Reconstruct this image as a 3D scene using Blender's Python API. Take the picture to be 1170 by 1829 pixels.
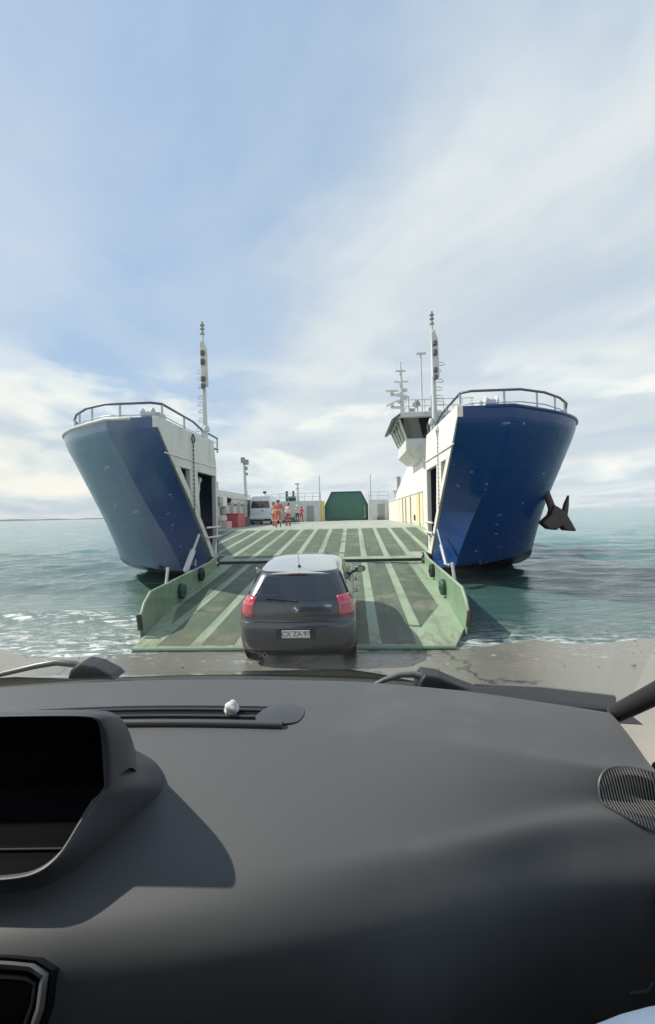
import bpy, bmesh, math, random
import numpy as np
from mathutils import Vector, Matrix

random.seed(7)
rng = np.random.default_rng(7)
for o in list(bpy.data.objects):
    bpy.data.objects.remove(o)
scene = bpy.context.scene
R = math.radians

# ------------------------------------------------------------------ camera
EYE = Vector((0.0, 0.0, 2.3))
YAW, ROLL, PITCH = R(3.03), R(1.337), R(0.195)
cam_data = bpy.data.cameras.new('camera')
cam_data.sensor_fit = 'HORIZONTAL'
cam_data.sensor_width = 36.0
cam_data.lens = 36.0 * 850.0 / 1170.0
cam_data.clip_start = 0.02
cam_data.clip_end = 60000
cam = bpy.data.objects.new('camera', cam_data)
scene.collection.objects.link(cam)
cam.matrix_world = (Matrix.Translation(EYE) @ Matrix.Rotation(YAW, 4, 'Z') @
                    Matrix.Rotation(R(90) + PITCH, 4, 'X') @ Matrix.Rotation(-ROLL, 4, 'Z'))
scene.camera = cam

# ------------------------------------------------------------------ sun and sky
SUN_AZ, SUN_EL = R(80), R(46)          # azimuth measured from +Y towards -X
sdir = Vector((-math.sin(SUN_AZ) * math.cos(SUN_EL), math.cos(SUN_AZ) * math.cos(SUN_EL), math.sin(SUN_EL)))
sun_data = bpy.data.lights.new('sun', 'SUN')
sun_data.energy = 4.0
sun_data.angle = R(0.6)
sun_data.color = (1.0, 0.93, 0.82)
sun = bpy.data.objects.new('sun', sun_data)
scene.collection.objects.link(sun)
sun.rotation_euler = sdir.to_track_quat('Z', 'Y').to_euler()
sun.location = (-30, 10, 40)

world = bpy.data.worlds.new('World')
scene.world = world
world.use_nodes = True
wt = world.node_tree
wt.nodes.clear()


class NT:
    """tiny node helper"""
    def __init__(s, tree):
        s.t = tree
    def n(s, kind, **kw):
        nd = s.t.nodes.new(kind)
        for k, v in kw.items():
            if k.startswith('_'):
                setattr(nd, k[1:], v)
        return nd
    def l(s, a, b):
        s.t.links.new(a, b)
    def val(s, sock, v):
        if isinstance(v, bpy.types.NodeSocket):
            s.t.links.new(v, sock)
        else:
            sock.default_value = v
    def math(s, op, a, b=0.0, c=0.0, clamp=False):
        nd = s.t.nodes.new('ShaderNodeMath')
        nd.operation = op
        nd.use_clamp = clamp
        s.val(nd.inputs[0], a); s.val(nd.inputs[1], b); s.val(nd.inputs[2], c)
        return nd.outputs[0]
    def step(s, x, lo, hi):
        nd = s.t.nodes.new('ShaderNodeMapRange')
        nd.interpolation_type = 'SMOOTHSTEP'
        s.val(nd.inputs['Value'], x)
        nd.inputs['From Min'].default_value = lo
        nd.inputs['From Max'].default_value = hi
        return nd.outputs['Result']
    def mix(s, f, a, b):
        nd = s.t.nodes.new('ShaderNodeMix')
        nd.data_type = 'RGBA'
        s.val(nd.inputs[0], f)
        for sock, v in ((nd.inputs[6], a), (nd.inputs[7], b)):
            if isinstance(v, bpy.types.NodeSocket):
                s.t.links.new(v, sock)
            else:
                sock.default_value = (*v, 1.0) if len(v) == 3 else v
        return nd.outputs[2]
    def noise(s, vec, scale, detail=4, rough=0.5, dist=0.0, out='Fac'):
        nd = s.t.nodes.new('ShaderNodeTexNoise')
        nd.inputs['Scale'].default_value = scale
        nd.inputs['Detail'].default_value = detail
        nd.inputs['Roughness'].default_value = rough
        nd.inputs['Distortion'].default_value = dist
        if vec is not None:
            s.t.links.new(vec, nd.inputs['Vector'])
        return nd.outputs[out]
    def comb(s, x, y, z):
        nd = s.t.nodes.new('ShaderNodeCombineXYZ')
        s.val(nd.inputs[0], x); s.val(nd.inputs[1], y); s.val(nd.inputs[2], z)
        return nd.outputs[0]
    def sep(s, v):
        nd = s.t.nodes.new('ShaderNodeSeparateXYZ')
        s.t.links.new(v, nd.inputs[0])
        return nd.outputs


w = NT(wt)
sky = w.n('ShaderNodeTexSky')
sky.sky_type = 'NISHITA'
sky.sun_disc = False
sky.sun_elevation = SUN_EL
sky.sun_rotation = -SUN_AZ
sky.air_density = 1.0
sky.dust_density = 1.6
sky.ozone_density = 1.2
tc = w.n('ShaderNodeTexCoord')
dx, dy, dz = w.sep(tc.outputs['Generated'])
zc = w.math('ADD', w.math('MAXIMUM', dz, 0.0), 0.10)
px = w.math('DIVIDE', dx, zc)
py = w.math('DIVIDE', dy, zc)
pl = w.comb(px, py, 0.0)
# a cloud front: a band of thin sky crosses from upper right to lower left, cloud on both sides
u_ = w.math('ADD', w.math('MULTIPLY', px, 0.909), w.math('MULTIPLY', py, 0.417))
n_big = w.noise(pl, 0.5, 5, 0.5, 0.5)
w_ = w.math('SUBTRACT', w.math('MULTIPLY', py, 0.909), w.math('MULTIPLY', px, 0.417))
n_wisp = w.noise(w.comb(w.math('MULTIPLY', u_, 1.15), w.math('MULTIPLY', w_, 0.65), 3.7), 1.1, 6, 0.55, 0.7)
v_ = w.math('ADD', w.math('SUBTRACT', u_, 0.47), w.math('MULTIPLY', w.math('SUBTRACT', n_big, 0.5), 1.5))
right_bank = w.step(v_, -0.15, 0.50)
left_bank = w.math('MULTIPLY', w.step(v_, -0.75, -1.7), 0.8)
bank = w.math('ADD', right_bank, left_bank, clamp=True)
wisp = w.step(n_wisp, 0.27, 0.74)
cover = w.math('ADD', w.math('MULTIPLY', bank, w.math('ADD', 0.70, w.math('MULTIPLY', wisp, 0.30))),
               w.math('MULTIPLY', wisp, 0.36), clamp=True)
# low cumulus and horizon haze
az = w.math('ARCTAN2', dx, dy)
n_low = w.noise(w.comb(w.math('MULTIPLY', az, 2.6), w.math('MULTIPLY', dz, 7.5), 1.3), 1.5, 7, 0.52, 0.25)
low_el = w.math('MULTIPLY', w.step(dz, 0.34, 0.20), w.step(dz, -0.02, 0.05))
n_low = w.math('ADD', n_low, w.math('MULTIPLY', w.step(az, -0.36, -0.66), 0.16))
cum = w.math('MULTIPLY', w.step(n_low, 0.48, 0.60), low_el)
haze = w.step(dz, 0.36, 0.0)
cover2 = w.math('MAXIMUM', cover, w.math('MULTIPLY', haze, 0.85))
n_sh = w.noise(w.comb(w.math('MULTIPLY', u_, 1.05), w.math('MULTIPLY', w_, 0.65), 9.1), 1.0, 6, 0.55, 0.6)
shade = w.step(n_sh, 0.30, 0.70)
cloud_col = w.mix(shade, (5.15, 5.7, 6.25), (6.7, 6.95, 7.05))
cum_col = w.mix(w.step(n_low, 0.52, 0.72), (6.4, 6.9, 7.1), (8.6, 8.3, 7.6))
blue = w.mix(0.72, sky.outputs['Color'], (3.25, 4.65, 6.6))
sky1 = w.mix(cover2, blue, cloud_col)
sky2 = w.mix(cum, sky1, cum_col)
bg = w.n('ShaderNodeBackground')
bg.inputs['Strength'].default_value = 0.095
w.l(sky2, bg.inputs['Color'])
wo = w.n('ShaderNodeOutputWorld')
w.l(bg.outputs[0], wo.inputs['Surface'])

vs = scene.view_settings
vs.view_transform = 'Standard'
vs.look = 'None'
vs.gamma = 1.0
vs.exposure = 0.42
vs.use_curve_mapping = False
scene.render.resolution_x, scene.render.resolution_y = 655, 1024
scene.cycles.max_bounces = 10
scene.cycles.transparent_max_bounces = 16

# ------------------------------------------------------------------ materials
MATS = {}


def mat(name, col, rough=0.5, metal=0.0, spec=0.5, var=0.0, vscale=3.0, bump=0.0, bscale=20.0,
        grime=None, gscale=1.5, gamt=0.5, coat=0.0, emit=None, stretch=(1, 1, 1), rvar=0.0):
    m = bpy.data.materials.new(name)
    m.use_nodes = True
    t = NT(m.node_tree)
    b = m.node_tree.nodes['Principled BSDF']
    b.inputs['Roughness'].default_value = rough
    b.inputs['Metallic'].default_value = metal
    b.inputs['Specular IOR Level'].default_value = spec
    b.inputs['Coat Weight'].default_value = coat
    b.inputs['Coat Roughness'].default_value = 0.05
    c = (*col, 1.0)
    b.inputs['Base Color'].default_value = c
    tcn = t.n('ShaderNodeTexCoord')
    mp = t.n('ShaderNodeMapping')
    mp.inputs['Scale'].default_value = stretch
    t.l(tcn.outputs['Object'], mp.inputs['Vector'])
    vec = mp.outputs[0]
    out = None
    if var > 0:
        nz = t.noise(vec, vscale, 6, 0.6)
        out = t.mix(nz, tuple(max(0, k * (1 - var)) for k in col), tuple(min(1, k * (1 + var)) for k in col))
    if grime is not None:
        g = t.noise(vec, gscale, 7, 0.62, 0.4)
        out = t.mix(t.math('MULTIPLY', t.step(g, 0.48, 0.70), gamt), out if out is not None else c, grime)
    if out is not None:
        t.l(out, b.inputs['Base Color'])
    if rvar > 0:
        rn = t.noise(vec, vscale * 1.7, 5, 0.6)
        t.l(t.math('ADD', rough - rvar / 2, t.math('MULTIPLY', rn, rvar), clamp=True), b.inputs['Roughness'])
    if bump > 0:
        bn = t.n('ShaderNodeBump')
        bn.inputs['Strength'].default_value = bump
        bn.inputs['Distance'].default_value = 0.01
        t.l(t.noise(vec, bscale, 5, 0.6), bn.inputs['Height'])
        t.l(bn.outputs[0], b.inputs['Normal'])
    if emit:
        b.inputs['Emission Color'].default_value = (*emit[0], 1)
        b.inputs['Emission Strength'].default_value = emit[1]
    MATS[name] = m
    return m


def hull_mat(name, sunlit):
    m = mat(name, (0.012, 0.058, 0.22), 0.32, spec=0.4, coat=0.5 if sunlit else 0.15)
    t = NT(m.node_tree)
    b = m.node_tree.nodes['Principled BSDF']
    b.inputs['Coat Roughness'].default_value = 0.22
    tcn = t.n('ShaderNodeTexCoord')
    v = tcn.outputs['Object']
    x, y, z = t.sep(v)
    n1 = t.noise(v, 0.7, 6, 0.6, 0.3)
    n2 = t.noise(v, 3.0, 6, 0.65)
    n3 = t.noise(t.comb(t.math('MULTIPLY', x, 6.0), t.math('MULTIPLY', y, 6.0), t.math('MULTIPLY', z, 0.5)), 1.0, 5, 0.6)
    n4 = t.noise(t.comb(t.math('MULTIPLY', x, 1.1), t.math('MULTIPLY', y, 1.1), t.math('MULTIPLY', z, 2.6)), 1.6, 4, 0.5, 0.2)
    base = t.mix(n1, (0.006, 0.038, 0.145), (0.009, 0.055, 0.212))
    base = t.mix(t.math('MULTIPLY', t.step(n3, 0.50, 0.75), 0.25), base, (0.04, 0.09, 0.17))
    if sunlit:
        # grazing sun and sky sheen painted into the outer flank's colour
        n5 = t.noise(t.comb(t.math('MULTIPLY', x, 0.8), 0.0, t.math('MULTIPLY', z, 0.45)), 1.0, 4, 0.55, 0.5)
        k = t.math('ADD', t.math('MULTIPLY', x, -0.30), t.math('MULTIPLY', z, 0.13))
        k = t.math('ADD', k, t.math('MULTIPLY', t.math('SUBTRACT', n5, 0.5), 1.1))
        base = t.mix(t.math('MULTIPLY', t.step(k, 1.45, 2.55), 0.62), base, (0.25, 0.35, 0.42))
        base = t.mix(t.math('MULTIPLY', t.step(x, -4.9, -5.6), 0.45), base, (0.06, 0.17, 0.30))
    sc = t.math('MULTIPLY', t.step(n4, 0.665, 0.70), t.step(n2, 0.44, 0.56))
    base = t.mix(t.math('MULTIPLY', sc, 0.7), base, (0.30, 0.37, 0.46))
    t.l(base, b.inputs['Base Color'])
    t.l(t.math('ADD', 0.24, t.math('MULTIPLY', n2, 0.22)), b.inputs['Roughness'])
    bn = t.n('ShaderNodeBump')
    bn.inputs['Strength'].default_value = 0.35
    bn.inputs['Distance'].default_value = 0.03
    br = t.n('ShaderNodeTexBrick')                       # welded plates
    br.inputs['Scale'].default_value = 1.0
    br.inputs['Brick Width'].default_value = 2.3
    br.inputs['Row Height'].default_value = 1.15
    br.inputs['Mortar Size'].default_value = 0.018
    br.inputs['Mortar Smooth'].default_value = 0.6
    t.l(t.comb(x, z, 0.0), br.inputs['Vector'])
    t.l(t.math('ADD', t.noise(v, 1.1, 3, 0.5), t.math('MULTIPLY', br.outputs['Fac'], 0.45)), bn.inputs['Height'])
    t.l(bn.outputs[0], b.inputs['Normal'])
    # rust weeping from seams and scuffs
    rs = t.math('MULTIPLY', t.step(t.noise(t.comb(t.math('MULTIPLY', x, 5.0), t.math('MULTIPLY', y, 5.0), t.math('MULTIPLY', z, 0.7)), 1.0, 6, 0.65), 0.60, 0.74), t.step(n1, 0.46, 0.62))
    base = t.mix(t.math('MULTIPLY', rs, 0.45), base, (0.10, 0.055, 0.035))
    t.l(base, b.inputs['Base Color'])
    return m


hull_mat('hull_blue', False)
hull_mat('hull_sunlit', True)
mat('white_paint', (0.74, 0.74, 0.70), 0.42, var=0.06, vscale=1.2, grime=(0.42, 0.36, 0.28), gscale=1.1, gamt=0.35, stretch=(2, 2, 0.6))
mat('grey_white', (0.60, 0.62, 0.60), 0.45, var=0.08, grime=(0.34, 0.31, 0.27), gscale=0.9, gamt=0.4, stretch=(2, 2, 0.6))
mat('cream_paint', (0.74, 0.69, 0.55), 0.45, var=0.05, grime=(0.45, 0.36, 0.22), gscale=0.8, gamt=0.3, stretch=(2, 2, 0.5))
mat('yellow_paint', (0.72, 0.56, 0.12), 0.45, var=0.08, grime=(0.4, 0.3, 0.1), gamt=0.4)
mat('green_gate', (0.055, 0.16, 0.125), 0.4, var=0.2, vscale=0.6, grime=(0.14, 0.22, 0.19), gscale=0.5, gamt=0.5)
mat('dark_green', (0.025, 0.08, 0.06), 0.45, var=0.15)
mat('ramp_pale', (0.29, 0.38, 0.255), 0.5, var=0.14, vscale=1.6, grime=(0.20, 0.22, 0.15), gscale=1.3, gamt=0.6, bump=0.2, bscale=60, rvar=0.2)
mat('ramp_dark', (0.080, 0.112, 0.072), 0.62, var=0.22, vscale=2.2, grime=(0.24, 0.24, 0.18), gscale=1.1, gamt=0.55, bump=0.35, bscale=90, rvar=0.2)
mat('ramp_wall', (0.19, 0.31, 0.20), 0.45, var=0.15, vscale=1.5, grime=(0.12, 0.15, 0.10), gscale=1.6, gamt=0.6)
mat('deck_paint', (0.36, 0.38, 0.32), 0.55, var=0.15, vscale=0.8, grime=(0.22, 0.21, 0.17), gscale=0.5, gamt=0.6, bump=0.15, bscale=60)
mat('rubber', (0.015, 0.015, 0.016), 0.75, var=0.2, bump=0.2, bscale=40)
mat('steel', (0.55, 0.55, 0.56), 0.28, metal=1.0, var=0.1)
mat('chrome', (0.85, 0.85, 0.86), 0.08, metal=1.0)
mat('anchor_iron', (0.085, 0.062, 0.055), 0.6, var=0.35, vscale=6, bump=0.4, bscale=25)
mat('dark_opening', (0.018, 0.028, 0.055), 0.55, var=0.3)
mat('rail_grey', (0.50, 0.52, 0.52), 0.42, var=0.1)
mat('rail_dark', (0.10, 0.115, 0.13), 0.45, var=0.1)
mat('window_dark', (0.02, 0.026, 0.03), 0.04, spec=0.8)
mat('door_grey', (0.30, 0.32, 0.31), 0.5, var=0.1)
mat('red_box', (0.50, 0.075, 0.10), 0.45, var=0.2, vscale=5)
mat('orange_suit', (0.58, 0.15, 0.085), 0.75, var=0.18, vscale=9)
mat('red_suit', (0.50, 0.05, 0.05), 0.75, var=0.18, vscale=9)
mat('pale_jacket', (0.62, 0.47, 0.44), 0.8, var=0.1)
mat('dark_cloth', (0.035, 0.036, 0.045), 0.8, var=0.2)
mat('reflective', (0.75, 0.75, 0.70), 0.35)
mat('skin', (0.42, 0.24, 0.17), 0.5)
mat('helmet_white', (0.75, 0.75, 0.72), 0.35)
mat('helmet_dark', (0.04, 0.045, 0.05), 0.4)
mat('hair', (0.02, 0.015, 0.012), 0.7)
mat('van_white', (0.66, 0.72, 0.80), 0.28, coat=0.5, var=0.03)
mat('car_roof_sheen', (0.50, 0.51, 0.50), 0.25, metal=0.35, coat=1.0, var=0.05)  # car paint made paler for the roof, sky sheen put into its colour
mat('car_paint', (0.046, 0.054, 0.068), 0.28, metal=0.6, spec=0.6, coat=1.0, var=0.12, grime=(0.085, 0.088, 0.09), gscale=2.6, gamt=0.22)
mat('car_glass', (0.012, 0.016, 0.024), 0.03, spec=0.9)
mat('black_plastic', (0.014, 0.014, 0.016), 0.5, var=0.15)
mat('tail_red', (0.36, 0.010, 0.022), 0.1, coat=1.0, spec=0.7)
mat('tail_pink', (0.52, 0.09, 0.12), 0.12, coat=1.0)
mat('plate_white', (0.68, 0.70, 0.70), 0.4, grime=(0.4, 0.38, 0.33), gscale=9, gamt=0.5)
mat('plate_ink', (0.03, 0.03, 0.035), 0.5)
mat('badge_blue', (0.03, 0.12, 0.42), 0.2, coat=1.0)
mat('badge_white', (0.78, 0.78, 0.78), 0.2, coat=1.0)
mat('dash_grey', (0.088, 0.089, 0.092), 0.58, spec=0.45, var=0.06, vscale=2.0, grime=(0.17, 0.165, 0.155), gscale=3.0, gamt=0.25, rvar=0.12, bump=0.05, bscale=420)
mat('dash_pod', (0.068, 0.070, 0.077), 0.42, spec=0.45, bump=0.06, bscale=420)
mat('dash_black', (0.006, 0.006, 0.007), 0.55, spec=0.2)
mat('screen_black', (0.002, 0.0021, 0.003), 0.5, spec=0.04)
mat('trim_silver', (0.15, 0.153, 0.16), 0.4, metal=0.2)
mat('grille', (0.075, 0.077, 0.078), 0.55)
mat('grille_back', (0.022, 0.022, 0.023), 0.7)
mat('headliner', (0.05, 0.05, 0.048), 0.9)
mat('cabin_dark', (0.015, 0.015, 0.016), 0.85)
mat('hood_paint', (0.020, 0.022, 0.026), 0.22, coat=1.0, var=0.2, grime=(0.12, 0.11, 0.10), gscale=5, gamt=0.4)
mat('cowl', (0.018, 0.018, 0.020), 0.55, var=0.2, bump=0.2, bscale=80)
mat('wiper_grey', (0.16, 0.165, 0.16), 0.35, metal=0.3)
mat('wiper_black', (0.020, 0.021, 0.024), 0.45)
mat('stone_white', (0.66, 0.67, 0.66), 0.8, var=0.15, vscale=60, bump=0.6, bscale=90)
mat('pale_blue_cloth', (0.17, 0.235, 0.33), 0.85, var=0.08, vscale=30, bump=0.3, bscale=300)
mat('pebble', (0.20, 0.19, 0.165), 0.4, var=0.6, vscale=4)
mat('far_land', (0.13, 0.15, 0.15), 0.9, var=0.3, vscale=0.002)
mat('wood_crate', (0.08, 0.16, 0.11), 0.6, var=0.2)


def glass_mat(name, tint, refl):
    m = bpy.data.materials.new(name)
    m.use_nodes = True
    t = NT(m.node_tree)
    m.node_tree.nodes.remove(m.node_tree.nodes['Principled BSDF'])
    tr = t.n('ShaderNodeBsdfTransparent')
    tr.inputs[0].default_value = (*tint, 1)
    gl = t.n('ShaderNodeBsdfGlossy')
    gl.inputs['Roughness'].default_value = 0.02
    fr = t.n('ShaderNodeFresnel')
    fr.inputs['IOR'].default_value = 1.4
    mx = t.n('ShaderNodeMixShader')
    t.l(t.math('MULTIPLY', fr.outputs[0], refl, clamp=True), mx.inputs[0])
    t.l(tr.outputs[0], mx.inputs[1])
    t.l(gl.outputs[0], mx.inputs[2])
    t.l(mx.outputs[0], m.node_tree.nodes['Material Output'].inputs['Surface'])
    MATS[name] = m
    return m


glass_mat('windshield_glass', (0.96, 0.98, 0.97), 0.10)


def water_mat():
    m = mat('sea_water', (0.05, 0.2, 0.2), 0.08)
    t = NT(m.node_tree)
    b = m.node_tree.nodes['Principled BSDF']
    b.inputs['IOR'].default_value = 1.33
    b.inputs['Specular IOR Level'].default_value = 0.5
    g = t.n('ShaderNodeNewGeometry')
    pos = g.outputs['Position']
    x, y, z = t.sep(pos)
    big = t.noise(pos, 0.02, 5, 0.6)
    mid = t.noise(t.comb(t.math('MULTIPLY', x, 0.35), y, 0.0), 0.16, 5, 0.6)
    col = t.mix(t.step(mid, 0.3, 0.7), (0.036, 0.165, 0.160), (0.075, 0.250, 0.232))
    col = t.mix(t.step(y, 60.0, 11.0), col, (0.042, 0.095, 0.086))       # darker inshore, shade and reflection under the bow put into the colour
    col = t.mix(t.step(big, 0.4, 0.65), col, (0.045, 0.165, 0.168))
    silt = t.math('MULTIPLY', t.step(y, 22.0, 9.5), t.step(t.math('ADD', x, t.math('MULTIPLY', mid, 4.0)), 1.0, -4.5))
    col = t.mix(silt, col, (0.145, 0.215, 0.195))
    # foam: broken lacework by the shore line
    wob = t.noise(t.comb(t.math('MULTIPLY', x, 0.6), t.math('MULTIPLY', y, 0.6), 0), 0.9, 4, 0.6)
    shore = t.math('ADD', t.math('MULTIPLY', t.math('SINE', t.math('ADD', t.math('MULTIPLY', x, 0.42), 0.6)), 0.030), t.math('MULTIPLY', t.math('SINE', t.math('ADD', t.math('MULTIPLY', x, 1.05), 2.0)), 0.020))
    ys = t.math('ADD', t.math('SUBTRACT', y, t.math('MULTIPLY', shore, 13.0)), t.math('MULTIPLY', t.math('SUBTRACT', wob, 0.5), 2.2))
    f1 = t.noise(t.comb(t.math('MULTIPLY', x, 1.0), t.math('MULTIPLY', y, 2.4), 0), 2.6, 8, 0.72, 1.0)
    edge = t.step(ys, 11.0, 8.8)
    side = t.math('ADD', 0.25, t.math('MULTIPLY', t.step(x, 3.0, -3.5), 0.75))
    foam = t.math('MULTIPLY', t.step(f1, 0.44, 0.60), t.math('MULTIPLY', edge, side))
    rim = t.math('MULTIPLY', t.math('MULTIPLY', t.step(ys, 8.9, 8.3), t.step(f1, 0.40, 0.60)), 0.75)
    streak = t.math('MULTIPLY', t.math('MULTIPLY', t.step(ys, 11.5, 10.6), t.step(ys, 9.9, 10.5)), t.step(f1, 0.46, 0.6))
    streak = t.math('MULTIPLY', streak, t.step(x, -2.5, -5.0))
    fo = t.math('MAXIMUM', t.math('MAXIMUM', foam, rim), streak)
    caps = t.math('MULTIPLY', t.step(t.noise(t.comb(t.math('MULTIPLY', x, 0.5), t.math('MULTIPLY', y, 1.3), 4), 0.9, 5, 0.6), 0.735, 0.78),
                  t.step(y, 20.0, 60.0))
    fo = t.math('MAXIMUM', fo, t.math('MULTIPLY', caps, 0.7))
    col = t.mix(fo, col, (0.72, 0.74, 0.72))
    t.l(col, b.inputs['Base Color'])
    t.l(t.math('ADD', 0.07, t.math('MULTIPLY', fo, 0.6)), b.inputs['Roughness'])
    h1 = t.noise(t.comb(t.math('MULTIPLY', x, 0.45), y, 0.0), 2.3, 5, 0.6, 0.5)
    h2 = t.noise(t.comb(t.math('MULTIPLY', x, 0.5), y, 2.0), 9.0, 4, 0.6, 0.3)
    h3 = t.noise(t.comb(t.math('MULTIPLY', x, 0.4), y, 5.0), 0.45, 3, 0.55, 0.3)
    h = t.math('ADD', t.math('MULTIPLY', h1, 0.6), t.math('MULTIPLY', h2, 0.14))
    h = t.math('ADD', h, t.math('MULTIPLY', h3, 1.6))
    h = t.math('ADD', h, t.math('MULTIPLY', fo, 0.12))
    bn = t.n('ShaderNodeBump')
    bn.inputs['Strength'].default_value = 0.95
    bn.inputs['Distance'].default_value = 0.14
    t.l(h, bn.inputs['Height'])
    t.l(bn.outputs[0], b.inputs['Normal'])


def ground_mat():
    m = mat('shore_ground', (0.3, 0.27, 0.22), 0.7)
    t = NT(m.node_tree)
    b = m.node_tree.nodes['Principled BSDF']
    g = t.n('ShaderNodeNewGeometry')
    pos = g.outputs['Position']
    x, y, z = t.sep(pos)
    n1 = t.noise(pos, 0.8, 7, 0.62, 0.3)
    n2 = t.noise(pos, 6.0, 6, 0.65)
    n3 = t.noise(pos, 45.0, 4, 0.7)
    sand = t.mix(n1, (0.36, 0.325, 0.25), (0.47, 0.425, 0.335))
    slip = t.mix(n1, (0.22, 0.21, 0.175), (0.33, 0.315, 0.265))
    slip = t.mix(t.math('MULTIPLY', t.step(n2, 0.5, 0.7), 0.5), slip, (0.20, 0.19, 0.16))
    side = t.step(t.math('ADD', t.math('ABSOLUTE', t.math('ADD', x, 1.1)), t.math('MULTIPLY', n1, 1.6)), 3.9, 4.6)
    dry = t.mix(side, slip, sand)
    dry = t.mix(t.math('MULTIPLY', t.step(n3, 0.62, 0.75), 0.5), dry, (0.12, 0.11, 0.10))
    ys = t.math('ADD', y, t.math('MULTIPLY', t.math('SUBTRACT', n1, 0.5), 2.4))
    wet = t.step(ys, 2.6, 5.6)
    c = t.mix(t.math('MULTIPLY', wet, 0.68), dry, (0.13, 0.128, 0.110))
    vo = t.n('ShaderNodeTexVoronoi')
    vo.feature = 'DISTANCE_TO_EDGE'
    vo.inputs['Scale'].default_value = 0.42
    wv = t.n('ShaderNodeVectorMath'); wv.operation = 'ADD'
    t.l(pos, wv.inputs[0]); t.l(t.noise(pos, 1.3, 5, 0.6, 0.0, 'Color'), wv.inputs[1])
    t.l(wv.outputs[0], vo.inputs['Vector'])
    crack = t.math('MULTIPLY', t.step(vo.outputs['Distance'], 0.018, 0.004), t.math('SUBTRACT', 1.0, side))
    c = t.mix(t.math('MULTIPLY', crack, 0.8), c, (0.05, 0.048, 0.042))
    # drying foam left on the slip
    lace = t.math('MULTIPLY', t.step(t.noise(t.comb(x, t.math('MULTIPLY', y, 2.0), 0), 3.2, 8, 0.75, 1.2), 0.56, 0.66),
                  t.math('MULTIPLY', t.step(ys, 6.7, 7.4), 0.6))
    c = t.mix(lace, c, (0.60, 0.60, 0.56))
    t.l(c, b.inputs['Base Color'])
    t.l(t.math('SUBTRACT', 0.85, t.math('MULTIPLY', wet, t.math('ADD', 0.48, t.math('MULTIPLY', n2, 0.3)))), b.inputs['Roughness'])
    bn = t.n('ShaderNodeBump')
    bn.inputs['Strength'].default_value = 0.5
    bn.inputs['Distance'].default_value = 0.02
    t.l(t.math('ADD', t.math('MULTIPLY', n2, 1.0), t.math('MULTIPLY', n3, 0.35)), bn.inputs['Height'])
    t.l(bn.outputs[0], b.inputs['Normal'])


def wear(name, dark, light):
    m = MATS[name]
    t = NT(m.node_tree)
    b = m.node_tree.nodes['Principled BSDF']
    src = b.inputs['Base Color'].links[0].from_socket
    g = t.n('ShaderNodeNewGeometry')
    x, y, z = t.sep(g.outputs['Position'])
    st = t.noise(t.comb(t.math('MULTIPLY', x, 2.2), t.math('MULTIPLY', y, 0.10), 0.0), 1.6, 6, 0.6, 0.3)
    n = t.noise(t.comb(t.math('MULTIPLY', x, 3.0), y, 0.0), 2.4, 7, 0.7)
    c = t.mix(t.math('MULTIPLY', t.step(st, 0.50, 0.68), 0.55), src, dark)
    c = t.mix(t.math('MULTIPLY', t.math('MULTIPLY', t.step(st, 0.46, 0.34), t.step(n, 0.47, 0.62)), 0.6), c, light)
    # rust and grit towards the lip that drags on the shore
    c = t.mix(t.math('MULTIPLY', t.math('MULTIPLY', t.step(y, 9.6, 8.0), t.step(n, 0.40, 0.62)), 0.7), c, (0.16, 0.12, 0.085))
    t.l(c, b.inputs['Base Color'])


wear('ramp_pale', (0.135, 0.165, 0.115), (0.36, 0.40, 0.31))
wear('ramp_dark', (0.050, 0.062, 0.044), (0.165, 0.185, 0.13))
water_mat()
ground_mat()


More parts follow.
